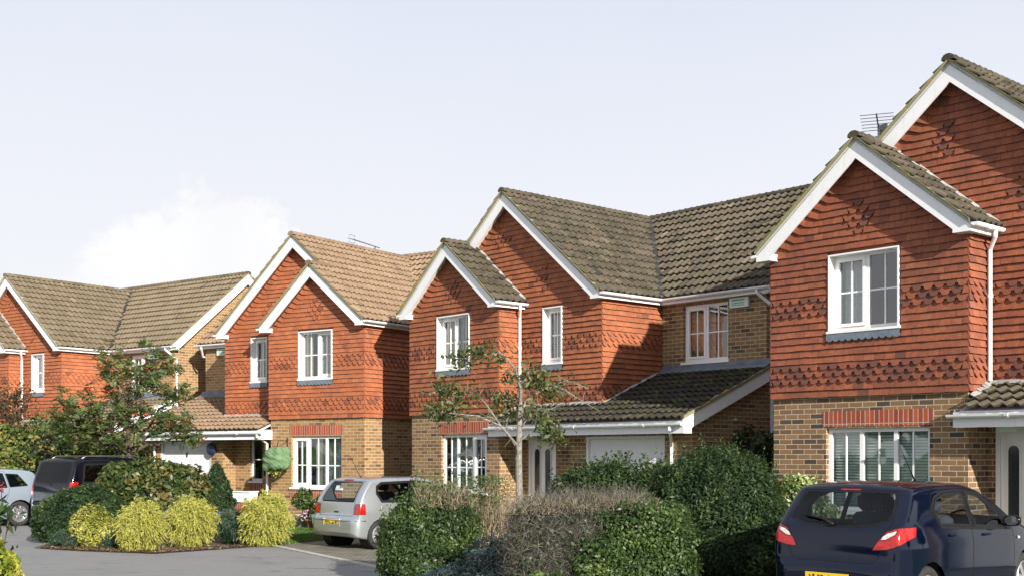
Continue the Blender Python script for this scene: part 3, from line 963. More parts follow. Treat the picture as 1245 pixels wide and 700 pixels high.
def make_house(idx, O, psi, mirror, W, w, p, brick, roofm, hung, leanm, label, wins, vmat='verge'):
    s = -1 if mirror else 1
    root = empty('house', (O[0], O[1], 0), psi)
    tag(root, label, 'house', 'detached houses along the close')
    xf = (lambda u, v, z: (-u, v, z)) if mirror else None
    mk = lambda: MB(xf, mirror)

    def boxes(name, mat, par, *bs):
        for b_ in bs:
            mb_ = mk()
            mb_.box(*b_)
            mb_.build(name, mat, par)
    zr = lambda u: K + CW + TH * (u + OS)                 # top of the white barge line
    XM = W / 2
    TB = 0.035                                             # tile bed above it
    rid1, rid2 = zr(w / 2), zr(XM)
    vr = Q + D / 2
    rid3 = K + CW + TH * (D / 2 + OS)
    GV = -0.5                                              # garage wall plane
    LZ = lambda v: 3.0 + 0.4 * v                           # lean-to tile plane
    LE, LU0, LU1 = -1.0, w + 0.02, UE + 0.17
    gu0, gu1 = 5.66, UE                                    # garage front
    gd = (6.14, 8.47)
    front1 = lambda x, z, n: (x, -p - n, z)
    front2 = lambda x, z, n: (x, -n, z)
    frontq = lambda x, z, n: (x, Q - n, z)
    frontg = lambda x, z, n: (x, GV - n, z)
    ret1 = lambda x, z, n: (w + n, x, z)
    ret2 = lambda x, z, n: (W + n, x, z)
    flank = lambda x, z, n: (-n, x, z)
    endw = lambda x, z, n: (UE + n, x, z)
    wg, wa, wb, wc = wins['ground'], wins['upper'], wins['slit'], wins['wing']
    door = wins.get('door')
    # ---- brick walls
    mb = mk()
    wall_face(mb, front1, 0, w, -0.1, T + 0.06, [wg[:4]])
    wall_face(mb, ret1, -p, 0, -0.1, T + 0.06)
    holes = [(door[0], door[1], 0.05, door[2])] if door else []
    if wins.get('side'):
        holes.append(wins['side'][:4])
    wall_face(mb, front2, w, gu0 + 0.3, -0.1, T + 0.3, holes)
    wall_face(mb, frontg, gu0, gu1, -0.1, 2.62, [(gd[0], gd[1], 0.0, 2.27)], 0.12)
    mb.quad((gu0, GV, -0.1), (gu0, 0, -0.1), (gu0, 0, 2.7), (gu0, GV, 2.7))
    # garage flank follows the lean-to slope, then the full end gable of the rear block
    mb.add([(UE, GV, -0.1), (UE, Q, -0.1), (UE, Q, LZ(Q) - 0.1), (UE, GV, LZ(GV) - 0.1)], [(0, 1, 2, 3)])
    mb.add([(UE, Q, -0.1), (UE, Q + D, -0.1), (UE, Q + D, K + 0.05), (UE, vr, rid3 - 0.12), (UE, Q, K + 0.05)], [(0, 1, 2, 3, 4)])
    wall_face(mb, frontq, W, UE, LZ(Q) - 0.25, K + 0.1, [wc[:4]])
    wall_face(mb, flank, -p, Q + D, -0.1, T + 0.06)
    mb.quad((0, Q + D, -0.1), (UE, Q + D, -0.1), (UE, Q + D, K + 0.1), (0, Q + D, K + 0.1))
    mb.build('brick_wall', brick, root)
    # ---- backing of the tile-hung storey (just behind the tiles)
    mb = mk()
    wall_face(mb, front1, 0, w, T + 0.06, K, [wa[:4]], 0.17)
    mb.add([front1(0, K, 0), front1(w, K, 0), front1(w / 2, rid1 - 0.12, 0)], [(0, 1, 2)])
    wall_face(mb, ret1, -p, 0, T + 0.06, K)
    wall_face(mb, front2, w, W, T + 0.3, K, [wb[:4]], 0.17)
    mb.add([front2(0, K, 0), front2(W, K, 0), front2(XM, rid2 - 0.12, 0)], [(0, 1, 2)])
    wall_face(mb, ret2, 0, Q, T + 0.05, K)
    wall_face(mb, flank, -p, Q + D, T + 0.06, K)
    mb.add([flank(Q, K, 0), flank(Q + D, K, 0), flank(vr, rid3 - 0.12, 0)], [(0, 1, 2)])
    bands = {2, 3, 4, 12, 13, 14}
    hang(mb, front1, 0.0 - 0.03, w + 0.03, T, rid1, [(wa[0] - 0.03, wa[1] + 0.03, wa[2] - 0.17, wa[3] + 0.02)], bands,
         [(w / 2 - 0.02, 25, 2)], (w / 2, rid1 - 0.22, TH))
    hang(mb, ret1, -p - 0.05, -0.02, T, K, (), bands, dk=0.05)
    hang(mb, front2, w + 0.05, W + 0.03, T + 0.12, K + 0.02, [(wb[0] - 0.03, wb[1] + 0.03, wb[2] - 0.17, wb[3] + 0.02)], {1, 2, 3, 11, 12, 13}, (), None)
    zk = T + 0.12 + GA * math.ceil((K + 0.02 - T - 0.12) / GA)
    hang(mb, front2, 0.0, W + 0.03, zk, rid2, (), (), [(XM - 0.15, 14, 2), (W * 0.695, 5, 2)], (XM, rid2 - 0.22, TH))
    hang(mb, ret2, -0.05, Q - 0.02, T + 0.12, K, (), {1, 2, 3, 11, 12, 13}, dk=0.05)
    hang(mb, flank, -p - 0.05, Q + D, T, K, (), bands)
    mb.build('tile_hung_wall', hung, root)
    # ---- rooms: a floor slab and ceiling so that the windows look into dark rooms
    mb = mk()
    mb.box(0.12, UE - 0.1, 0.3, Q + D - 0.1, 2.62, 2.74)
    mb.box(0.12, w - 0.12, -p + 0.4, 0.29, 2.62, 2.74)
    mb.box(0.12, UE - 0.1, 3.2, 3.3, 0.0, K)
    mb.box(0.1, W - 0.1, -p + 0.35 if False else 0.12, Q + D - 0.1, K - 0.02, K + 0.02)
    mb.box(0.12, w - 0.12, -p + 0.12, 0.11, K - 0.02, K + 0.02)
    mb.box(W - 0.08, UE - 0.1, Q + 0.1, Q + D - 0.1, K - 0.02, K + 0.02)
    mb.build('floor', M['inside'], root)
    # ---- roofs
    cs = 1 / sqrt(1 + TH * TH)
    up = lambda sx, sy: (sx * cs, sy * cs, TH * cs)
    mb = mk()
    RT = rid2 + TB
    eo = 0.06                                              # tiles run past the fascia into the gutter
    LB = (XM + OS + eo) / cs
    vf = -OF - 0.045
    slope(mb, (W + OS + eo, vf, K + CW + TB - TH * eo), (0, 1, 0), 5.3 - vf, up(-1, 0), LB, (TH, 0, 1), seed=idx * 10 + 1)
    slope(mb, (-OS - eo, vf, K + CW + TB - TH * eo), (0, 1, 0), 5.3 - vf, up(1, 0), LB, (-TH, 0, 1), seed=idx * 10 + 2)
    vs = -p - OF - 0.045
    LS = (w / 2 + OS + eo) / cs
    slope(mb, (w + OS + eo, vs, K + CW + TB - TH * eo), (0, 1, 0), -0.06 - vs, up(-1, 0), LS, (TH, 0, 1), seed=idx * 10 + 3)
    slope(mb, (-OS - eo, vs, K + CW + TB - TH * eo), (0, 1, 0), vf - vs, up(1, 0), LS, (-TH, 0, 1), seed=idx * 10 + 4)
    LR = (D / 2 + OS + eo) / cs
    slope(mb, (-OS, Q - OS - eo, K + CW + TB - TH * eo), (1, 0, 0), UE + 0.2 + OS, up(0, 1), LR, (0, -TH, 1), seed=idx * 10 + 5)
    slope(mb, (-OS, Q + D + OS + eo, K + CW + TB - TH * eo), (1, 0, 0), UE + 0.2 + OS, up(0, -1), LR, (0, TH, 1), seed=idx * 10 + 6)
    roof = mb.build('roof', roofm, root)
    for (ra, rb, sd) in (((XM, vf - 0.02, RT + 0.05), (XM, 4.95, RT + 0.05), idx), ((w / 2, vs - 0.02, rid1 + TB + 0.05), (w / 2, -0.05, rid1 + TB + 0.05), idx + 5),
                         ((-OS, vr, rid3 + TB + 0.05), (UE + 0.2, vr, rid3 + TB + 0.05), idx + 9)):
        mb = mk()
        ridge_line(mb, ra, rb, seed=sd)
        mb.build('ridge_tiles', roofm, roof)
    # underside boards, so the roof has a body
    def slab(a, b, c, d, th=0.03):
        mb = mk()
        n = (Vector(b) - Vector(a)).cross(Vector(d) - Vector(a)).normalized()
        if n.z < 0:
            n = -n
        lo = [tuple(Vector(q_) - n * th) for q_ in (a, b, c, d)]
        mb.add([a, b, c, d] + lo, [(0, 1, 2, 3), (7, 6, 5, 4), (0, 4, 5, 1), (1, 5, 6, 2), (2, 6, 7, 3), (3, 7, 4, 0)])
        mb.build('roof_board', M['white'], roof)
    for sg, u0 in ((1, -OS), (-1, W + OS)):
        slab((u0, -OF, K + CW - 0.02), (XM, -OF, rid2 - 0.02), (XM, 4.9, rid2 - 0.02), (u0, Q - OS, K + CW - 0.02))
    slab((-OS, -p - OF, K + CW - 0.02), (w / 2, -p - OF, rid1 - 0.02), (w / 2, -OF, rid1 - 0.02), (-OS, -OF, K + CW - 0.02))
    slab((w + OS, -p - OF, K + CW - 0.02), (w / 2, -p - OF, rid1 - 0.02), (w / 2, -0.03, rid1 - 0.02), (w + OS, -0.03, K + CW - 0.02))
    slab((-OS, Q - OS, K + CW - 0.02), (UE + 0.15, Q - OS, K + CW - 0.02), (UE + 0.15, vr, rid3 - 0.02), (-OS, vr, rid3 - 0.02))
    slab((-OS, Q + D + OS, K + CW - 0.02), (UE + 0.15, Q + D + OS, K + CW - 0.02), (UE + 0.15, vr, rid3 - 0.02), (-OS, vr, rid3 - 0.02))
    # mortar verges
    def verge(a, b, wd):
        mb = mk()
        a, b, wd = Vector(a), Vector(b), Vector(wd)
        n = 14
        for i in range(n):
            p0, p1 = a + (b - a) * (i / n), a + (b - a) * ((i + 1) / n)
            h = TB + 0.012 + random.uniform(-0.010, 0.008)
            e = wd * random.uniform(0.85, 1.1)
            v = [p0, p1, p1 + wd, p0 + wd]
            v = [tuple(q_) for q_ in v] + [tuple(q_ + Vector((0, 0, h))) for q_ in (p0 - e * 0.1, p1 - e * 0.1, p1 + wd, p0 + wd)]
            mb.add(v, [(3, 2, 1, 0), (4, 5, 6, 7), (0, 1, 5, 4), (1, 2, 6, 5), (2, 3, 7, 6), (3, 0, 4, 7)])
        mb.build('verge_mortar', M[vmat], roof)
    vb = (0, 0.10, 0)
    for (xm, rz, v0, u1) in ((w / 2, rid1, -p - OF - 0.055, w), (XM, rid2, -OF - 0.055, W)):
        verge((-OS, v0, K + CW), (xm, v0, rz), vb)
        verge((u1 + OS, v0, K + CW), (xm, v0, rz), vb)
    verge((UE + 0.19, Q - OS, K + CW), (UE + 0.19, vr, rid3), (-0.10, 0, 0))
    verge((UE + 0.19, Q + D + OS, K + CW), (UE + 0.19, vr, rid3), (-0.10, 0, 0))
    # ---- white barge boards
    def barge_poly(xm, rz, hwid, side):
        dv = 0.335                                          # vertical depth of the board
        x0 = xm + side * (hwid + OS)
        xi = x0 - side * 0.30
        zi = K + CW - dv + TH * 0.30
        return [(x0, K), (xi, K), (xi, zi), (xm, rz - dv), (xm, rz), (x0, K + CW)]
    for (xm, rz, hwid, v0, back) in ((w / 2, rid1, w / 2, -p - OF, -p), (XM, rid2, XM, -OF, 0.0)):
        for side in (-1, 1):
            mb = mk()
            if xm == XM and side == -1:                    # dies into the small gable's ridge
                dv = 0.335
                xs = w / 2 - 0.25
                zz = K + CW + TH * (xs + OS)
                mb.prism([(xs, zz - dv), (xm, rz - dv), (xm, rz), (xs, zz)], lambda a, b, d: (a, d, b), v0, v0 + 0.03)
            else:
                mb.prism(barge_poly(xm, rz, hwid, side), lambda a, b, d: (a, d, b), v0, v0 + 0.03)
                x0 = xm + side * (hwid + OS)
                xi = x0 - side * 0.30
                a, b = min(x0, xi), max(x0, xi)
                mb.box(a + 0.002, b - 0.002, v0 + 0.03, back + 0.02, K + 0.002, K + CW - 0.02)   # boxed foot
            # soffit strip behind the board
            mb2 = mb
            x0 = xm + side * (hwid + OS) * 0.93
            z0_ = K + CW + TH * (hwid + OS) * 0.07
            mb2.quad((x0, v0 + 0.03, z0_ - 0.17), (xm, v0 + 0.03, rz - 0.17), (xm, back, rz - 0.17), (x0, back, z0_ - 0.17))
            mb2.build('barge_board', M['white'], root)
    ue = UE + 0.15
    for side in (-1, 1):
        mb = mk()
        poly = barge_poly(vr, rid3, D / 2, side)
        mb.prism(poly, lambda a, b, d: (d, a, b), ue, ue + 0.03)
        x0 = vr + side * (D / 2 + OS)
        mb.quad((UE, x0, K + CW - 0.17), (UE, vr, rid3 - 0.17), (ue, vr, rid3 - 0.17), (ue, x0, K + CW - 0.17))
        a, b = sorted((x0, x0 - side * 0.3))
        mb.box(UE - 0.02, ue - 0.002, a + 0.002, b - 0.002, K + 0.002, K + CW - 0.02)
        mb.build('barge_board', M['white'], root)
    # ---- fascias and soffits along the eaves
    fz0, fz1 = K, K + CW - 0.01
    boxes('fascia', M['white'], root,
          (w + OS - 0.025, w + OS, -p - OF + 0.035, -0.06, fz0, fz1), (W + OS - 0.025, W + OS, -OF + 0.035, Q - OS, fz0, fz1),
          (W + OS + 0.002, UE + 0.145, Q - OS, Q - OS + 0.025, fz0, fz1), (-OS, -OS + 0.025, -p - OF + 0.035, Q - OS, fz0, fz1),
          (-OS, UE + 0.145, Q + D + OS - 0.025, Q + D + OS, fz0, fz1))
    boxes('soffit', M['white'], root,
          (w + 0.06, w + OS - 0.028, -p + 0.03, -0.06, fz0 + 0.012, fz0 + 0.03), (W + 0.06, W + OS - 0.028, 0.03, Q - OS, fz0 + 0.012, fz0 + 0.03),
          (W + 0.06, UE + 0.14, Q - OS + 0.028, Q + 0.02, fz0 + 0.010, fz0 + 0.028), (-OS + 0.028, -0.03, -p - OF + 0.04, Q, fz0 + 0.012, fz0 + 0.03))
    gz = K + CW - 0.02
    go = 0.066
    for g_ in (((w + OS + go, -p - OF - 0.02, gz), (w + OS + go, 0.0, gz), (1, 0, 0)),
               ((W + OS + go, -OF - 0.02, gz), (W + OS + go, Q - OS - go, gz), (1, 0, 0)),
               ((W + OS + go, Q - OS - go, gz), (UE + 0.22, Q - OS - go, gz), (0, -1, 0)),
               ((-OS - go, -p - OF - 0.02, gz), (-OS - go, Q - OS, gz), (-1, 0, 0))):
        mb = mk()
        gutter(mb, *g_)
        mb.build('gutter', M['white'], root)
    # ---- lean-to over the porch and the garage
    ls = 1 / sqrt(1 + 0.16)
    mb = mk()
    slope(mb, (LU0 + 0.0, LE - 0.06, LZ(LE - 0.06)), (1, 0, 0), LU1 + 0.02 - LU0, (0, ls, 0.4 * ls), (Q + 0.0 - LE) / ls, (0, -0.4, 1), seed=idx * 10 + 7, gauge=0.31)
    lean = mb.build('lean_to_roof', leanm, root)
    mb = mk()
    mb.prism([(LE, LZ(LE) - 0.05), (LE, LZ(LE) - 0.08), (Q, LZ(Q) - 0.08), (Q, LZ(Q) - 0.05)], lambda a, b, d: (d, a, b), W + 0.06, LU1 - 0.035)
    mb.build('roof_board', M['white'], lean)
    mb = mk()
    mb.prism([(LE, LZ(LE) - 0.05), (LE, LZ(LE) - 0.08), (-0.03, LZ(-0.03) - 0.08), (-0.03, LZ(-0.03) - 0.05)], lambda a, b, d: (d, a, b), LU0, W + 0.06)
    mb.build('roof_board', M['white'], lean)
    mb = mk()
    mb.prism([(Q - 0.24, LZ(Q - 0.24) + 0.062), (Q - 0.01, LZ(Q) + 0.065), (Q - 0.01, LZ(Q) + 0.17), (Q - 0.03, LZ(Q) + 0.17), (Q - 0.04, LZ(Q) + 0.085), (Q - 0.24, LZ(Q - 0.24) + 0.075)],
             lambda a, b, d: (d, a, b), W + 0.07, LU1 - 0.02)
    mb.build('lead_flashing', M['lead'], lean)
    n = 16
    strips = [[], [], []]
    for i in range(n):                                     # mortar flashing up the tiled return and along the front
        v0, v1 = -0.06 + (Q + 0.03) * i / n, -0.06 + (Q + 0.03) * (i + 1) / n
        h = 0.085 + random.uniform(-0.015, 0.015)
        strips[0].append([(W + 0.066, v0, LZ(v0) + h), (W + 0.066, v1, LZ(v1) + h), (W + 0.13, v1, LZ(v1) + 0.06), (W + 0.13, v0, LZ(v0) + 0.06)])
        u0, u1 = w + 0.05 + (W - w) * i / n, w + 0.05 + (W - w) * (i + 1) / n
        strips[1].append([(u0, -0.066, LZ(-0.06) + h + 0.01), (u1, -0.066, LZ(-0.06) + h + 0.01), (u1, -0.13, LZ(-0.13) + 0.065), (u0, -0.13, LZ(-0.13) + 0.065)])
        v0, v1 = -p - 0.05 + p * i / n, -p - 0.05 + p * (i + 1) / n
        strips[2].append([(w + 0.056, v0, LZ(v0) + h + 0.03), (w + 0.056, v1, LZ(v1) + h + 0.03), (w + 0.15, v1, LZ(v1) + 0.065), (w + 0.15, v0, LZ(v0) + 0.065)])
    for st in strips:
        mb = mk()
        for q_ in st:
            mb.quad(*q_)
        mb.build('mortar_flashing', M['leadpale'], lean)
    mb = mk()
    for i in range(12):                                    # where the small gable's roof meets the main gable wall
        a0, a1 = i / 12, (i + 1) / 12
        f_ = lambda a: (w + OS + 0.05 - (w / 2 + OS + 0.05) * a, K + CW + TB - TH * 0.05 + TH * (w / 2 + OS + 0.05) * a)
        (x0, z0), (x1, z1) = f_(a0), f_(a1)
        h = 0.07 + random.uniform(-0.015, 0.02)
        mb.add([(x0, -0.066, z0 + h + 0.03), (x1, -0.066, z1 + h + 0.03), (x1, -0.13, z1 + 0.075), (x0, -0.13, z0 + 0.075)], [(0, 1, 2, 3)])
    mb.build('mortar_flashing', M['leadpale'], roof)
    fz = LZ(LE)
    boxes('fascia', M['white'], lean, (LU0 - 0.10, LU1 - 0.032, LE, LE + 0.025, fz - 0.30, fz - 0.06), (LU0 - 0.10, LU0 - 0.075, LE + 0.026, -p - 0.02, fz - 0.30, fz - 0.02))
    boxes('soffit', M['white'], lean, (LU0 - 0.07, UE - 0.01, LE + 0.028, GV - 0.003, fz - 0.285, fz - 0.27), (LU0, gu0, GV + 0.003, -0.003, fz - 0.284, fz - 0.269))
    mb = mk()
    gutter(mb, (LU0 - 0.16, LE - go, fz - 0.10), (LU1 + 0.02, LE - go, fz - 0.10), (0, -1, 0))
    mb.build('gutter', M['white'], lean)
    mb = mk()
    mb.prism([(LE - 0.002, fz - 0.30), (LE + 0.26, fz - 0.30), (LE + 0.26, LZ(LE + 0.26) - 0.29), (Q - 0.02, LZ(Q - 0.02) - 0.29), (Q - 0.02, LZ(Q) - 0.01), (LE - 0.002, fz - 0.012)],
             lambda a, b, d: (d, a, b), LU1 - 0.03, LU1)
    mb.box(UE - 0.008, LU1 - 0.032, LE + 0.028, LE + 0.26, fz - 0.295, fz - 0.12)
    mb.quad((UE, LE + 0.2, LZ(LE + 0.2) - 0.2), (UE, Q, LZ(Q) - 0.2), (LU1 - 0.03, Q, LZ(Q) - 0.2), (LU1 - 0.03, LE + 0.2, LZ(LE + 0.2) - 0.2))
    mb.build('barge_board', M['white'], lean)
    mb = mk()
    n = 14
    for i in range(n):
        v0, v1 = LE - 0.02 + (Q - LE) * i / n, LE - 0.02 + (Q - LE) * (i + 1) / n
        h = 0.05 + random.uniform(-0.01, 0.012)
        mb.add([(LU1 - 0.06, v0, LZ(v0) - 0.008), (LU1 + 0.03, v0, LZ(v0) - 0.008), (LU1 + 0.03, v1, LZ(v1) - 0.008), (LU1 - 0.06, v1, LZ(v1) - 0.008),
                (LU1 - 0.06, v0, LZ(v0) + h), (LU1 + 0.035, v0, LZ(v0) + h), (LU1 + 0.035, v1, LZ(v1) + h), (LU1 - 0.06, v1, LZ(v1) + h)],
               [(0, 3, 2, 1), (4, 5, 6, 7), (0, 1, 5, 4), (1, 2, 6, 5), (2, 3, 7, 6)])
    mb.build('verge_mortar', M[vmat], lean)
    # ---- valley linings
    mb = mk()
    for (x0, x1) in ((W + OS, XM),):
        a, b = Vector((x0, Q - OS, K + CW + TB + 0.03)), Vector((x1, Q - OS + (x0 - x1), rid2 + TB + 0.03))
        a, b = a + Vector((0, 0, 0.03)), b + Vector((0, 0, 0.03))
        mb.add([tuple(a + Vector((0.085, 0, 0))), tuple(a - Vector((0, 0.085, 0))), tuple(b - Vector((0, 0.085, 0))), tuple(b + Vector((0.085, 0, 0)))], [(0, 1, 2, 3)])
    mb.build('valley_lining', M['tyre'], roof)
    # ---- openings
    for key, fr, upper in (('ground', front1, False), ('upper', front1, True), ('slit', front2, True), ('wing', frontq, False)):
        wd = wins[key]
        make_window(root, mk, fr, *wd[:4], lights=wd[4], bars=wd[5], curtain=wd[6], upper=upper, blind=(wd[6] == 'blind'))
        if upper:
            apron(root, mk, fr, wd[0] - 0.03, wd[1] + 0.03, wd[2])
    mb = mk()
    mb.prism([(wg[0] - 0.07, wg[3] + 0.03), (wg[1] + 0.07, wg[3] + 0.03), (wg[1] + 0.07, wg[3] + 0.30), (wg[0] - 0.07, wg[3] + 0.30)], lambda a, b, d: (a, d, b), -p - 0.006, -p + 0.02)
    mb.build('brick_lintel', M['brick_red'], root)
    mb = mk()
    mb.prism([(wg[0] - 0.05, wg[2] - 0.31), (wg[1] + 0.05, wg[2] - 0.31), (wg[1] + 0.05, wg[2] - 0.06), (wg[0] - 0.05, wg[2] - 0.06)], lambda a, b, d: (a, d, b), -p - 0.006, -p + 0.02)
    mb.build('brick_panel', M['brick_red'], root)
    if wins.get('side'):
        wd = wins['side']
        make_window(root, mk, front2, *wd[:4], lights=wd[4], bars=wd[5], curtain=wd[6], upper=False)
        mb = mk()
        mb.prism([(wd[0] - 0.03, wd[2] - 0.33), (wd[1] + 0.03, wd[2] - 0.33), (wd[1] + 0.03, wd[2] - 0.06), (wd[0] - 0.03, wd[2] - 0.06)], lambda a, b, d: (a, d, b), -0.006, 0.02)
        mb.build('brick_panel', M['brick_red'], root)
    if door:
        make_door(root, mk, front2, *door[:3], twin=True)
        mb = mk()
        mb.box((door[0] + door[1]) / 2 - 0.16, (door[0] + door[1]) / 2 + 0.16, -0.62, -0.32, fz - 0.38, fz - 0.286)
        mb.build('porch_light', M['alarm'], root)
        mb = mk()
        mb.box(door[0] - 0.1, door[1] + 0.1, -0.5, 0.02, 0.0, 0.075)
        mb.build('doorstep', M['kerb'], root)
    # garage door with vertical ribs
    mb = mk()
    a, b = gd
    f3 = lambda p0, p1, c, d, n0, n1: mb.prism([(p0, c), (p1, c), (p1, d), (p0, d)], lambda x, z, n: frontg(x, z, n), n0, n1)
    f3(a, a + 0.07, 0, 2.27, -0.11, -0.02)
    f3(b - 0.07, b, 0, 2.27, -0.11, -0.02)
    f3(a + 0.07, b - 0.07, 2.21, 2.27, -0.11, -0.02)
    nrib = 22
    for k in range(nrib):
        x0, x1 = a + 0.075 + (b - a - 0.15) * k / nrib, a + 0.075 + (b - a - 0.15) * (k + 1) / nrib
        f3(x0 + 0.0015, x1 - 0.0015, 0.02, 2.205, -0.10, -0.072)
    f3(a + 0.075, b - 0.075, 0.02, 2.205, -0.115, -0.102)
    gdoor = mb.build('garage_door', M['garage'], root)
    if not mirror:
        mb = mk()
        mxx, zc = (a + b) / 2, 1.86
        for (x0, z0, x1, z1) in ((a + 0.25, zc - 0.12, mxx, zc + 0.10), (mxx, zc + 0.10, b - 0.25, zc - 0.12)):
            mb.prism([(x0, z0), (x1, z1), (x1, z1 + 0.02), (x0, z0 + 0.02)], lambda x, z, n: frontg(x, z, n), -0.072, -0.066)
        mb.build('door_moulding', M['garage'], gdoor)
    mb = mk()
    mb.box((a + b) / 2 - 0.018, (a + b) / 2 + 0.018, GV + 0.045, GV + 0.072, 1.80, 1.93)
    mb.build('handle', M['black'], gdoor)
    # ---- rainwater pipes
    x, v = w + OS + go, -0.15
    downpipe(mk, root, [(x, v - 0.12, gz - 0.05), (x, v - 0.12, gz - 0.14), (w + 0.10, v, gz - 0.33), (w + 0.10, v, LZ(v) + 0.12)])
    x = UE + 0.10
    downpipe(mk, root, [(x - 0.18, Q - OS - go, gz - 0.05), (x - 0.18, Q - OS - go, gz - 0.12), (x + 0.0, Q - 0.02, gz - 0.36), (UE + 0.045, Q + 0.12, gz - 0.40), (UE + 0.045, Q + 0.12, 0.9)])
    if mirror:
        downpipe(mk, root, [(LU0 + 0.02, LE - go, fz - 0.14), (LU0 + 0.02, LE - go, fz - 0.22), (LU0 + 0.06, -p - 0.07, fz - 0.42), (LU0 + 0.06, -p - 0.07, 0.1)])
    downpipe(mk, root, [(LU1 - 0.30, LE - go, fz - 0.14), (LU1 - 0.30, LE - go, fz - 0.22), (gd[1] + 0.22, GV - 0.045, fz - 0.46), (gd[1] + 0.22, GV - 0.045, 0.05)])
    # alarm box high on the wing
    mb = mk()
    mb.box(W + 2.08, W + 2.60, Q - 0.075, Q - 0.002, K - 0.24, K - 0.02)
    al = mb.build('alarm_box', M['alarm'], root)
    r_ = random.Random(idx)
    for (row, z, hgt) in ((0, K - 0.095, 0.035), (1, K - 0.155, 0.022), (2, K - 0.195, 0.018)):
        mb = mk()
        mb.box(W + 2.15, W + 2.48, Q - 0.0768, Q - 0.0755, z + hgt * 0.25, z + hgt * 0.75)
        x = W + 2.15
        while x < W + 2.48:
            ww = r_.uniform(0.02, 0.05)
            mb.box(x, x + ww, Q - 0.078, Q - 0.0756, z, z + hgt)
            x += ww + 0.012
        mb.build('panel_print', M['alarm_mark'], al)
    return root, mk, dict(W=W, w=w, p=p, rid2=rid2, rid3=rid3, vr=vr, LZ=LZ, GV=GV, fz=fz)


def win_set(g, a, b, c, door=None, side=None):
    return dict(ground=g, upper=a, slit=b, wing=c, door=door, side=side)


L3 = [(1, False), (1.15, False), (1, True)]
L2 = [(1, True), (1, False)]
cur2 = (['curtain_cream', 'net'], [(0.0, 0.30, 0), (0.80, 1.0, 0), (0.30, 0.55, 1)])
cur3 = (['curtain_sage', 'curtain_cream', 'net'], [(0.0, 0.22, 2), (0.22, 0.36, 0), (0.36, 0.62, 1), (0.86, 1.0, 0)])
house_args = [
    (1, (-20.01, 43.55), R(-36.1), False, 5.88, 3.6, 0.55, M['brick_gold'], M['roof_olive'], M['hung'], M['roof_olive'],
     'red tile-hung house beyond the rowan tree, its brick end wall in sun',
     win_set((1.1, 2.9, 0.94, 2.36, L3, (2, [0.45]), cur3), (1.15, 2.42, 4.02, 5.34, L2, (2, [0.5]), cur2), (4.15, 4.87, 4.05, 5.34, [(1, True)], (2, [0.5]), cur2),
             (6.9, 8.15, 4.0, 5.3, L2, (2, [0.5]), cur2), door=(3.72, 4.66, 2.28)), 'verge_clean'),
    (2, (-3.69, 32.58), R(-34.1), True, 6.0, 3.575, 0.557, M['brick_gold'], M['roof_tan'], M['hung'], M['roof_tan'],
     'house with clean tan roof tiles and green covered basket at its porch',
     win_set((0.85, 2.75, 0.945, 2.39, L3, (2, [0.42]), cur3), (1.15, 2.43, 4.0, 5.34, L2, (2, [0.5]), cur2), (4.25, 4.92, 4.04, 5.34, [(1, True)], (2, [0.5]), cur2),
             (6.9, 8.15, 4.0, 5.3, L2, (2, [0.5]), cur2), side=(4.50, 5.02, 1.08, 2.36, [(1, False)], (1, [0.5]), None)), 'verge'),
    (3, (-2.07, 31.26), R(-48.4), False, 6.185, 3.47, 0.714, M['brick_mid'], M['roof_mossy'], M['hung3'], M['roof_dark'],
     'house with mossy brown roof behind the thin silver-barked tree',
     win_set((1.23, 3.0, 0.94, 2.37, L3, (2, [0.42]), cur3), (1.12, 2.41, 4.01, 5.34, L2, (2, [0.5]), cur2), (4.28, 4.93, 4.03, 5.34, [(1, True)], (2, [0.5]), cur2),
             (6.88, 8.17, 4.0, 5.31, L2, (2, [0.5]), (['curtain_tan', 'net'], [(0.0, 0.34, 0), (0.34, 0.6, 1), (0.62, 0.75, 0)])), door=(3.72, 4.67, 2.29)), 'verge'),
    (4, (5.28, 22.02), R(-48.5), False, 6.407, 3.729, 0.668, M['brick_brown'], M['roof_mossy'], M['hung4'], M['roof_mossy'],
     'weathered tile-hung house with slatted window blinds behind the dark blue hatchback',
     win_set((1.11, 3.07, 0.90, 2.33, [(1, False), (1.05, False), (1, False)], (2, [0.30]), 'blind'), (1.19, 2.55, 4.02, 5.34, L2, (2, [0.5]), (['net', 'curtain_sage'], [(0.0, 0.47, 0)])),
             (4.5, 5.2, 4.03, 5.34, [(1, True)], (2, [0.5]), cur2), (6.9, 8.17, 4.0, 5.3, L2, (2, [0.5]), cur2), door=(3.85, 4.8, 2.3)), 'verge'),
]
HOUSES = {}
for a in house_args:
    DK[0] = {1: 0.08, 2: 0.12, 3: 0.35, 4: 0.5}[a[0]]
    HOUSES[a[0]] = make_house(*a)


def aerial(root, mk, base, heading, n=6, boom=0.9):
    mb = mk()
    b = Vector(base)
    mb.tube([b, b + Vector((0, 0, 1.0))], 0.018, 6)
    top = b + Vector((0, 0, 0.95))
    d = Vector((cos(heading), sin(heading), 0))
    s = Vector((-d.y, d.x, 0))
    mb.tube([top - d * 0.15, top + d * boom], 0.012, 5)
    for k in range(n):
        c = top + d * (boom * k / (n - 1) - 0.02)
        hl = 0.30 - 0.012 * k
        mb.tube([c - s * hl, c + s * hl], 0.006, 4)
    mb.tube([top - d * 0.15 + Vector((0, 0, 0.15)), top - d * 0.15 - Vector((0, 0, 0.15))], 0.02, 4)
    return mb.build('aerial', M['steel_dark'], root)


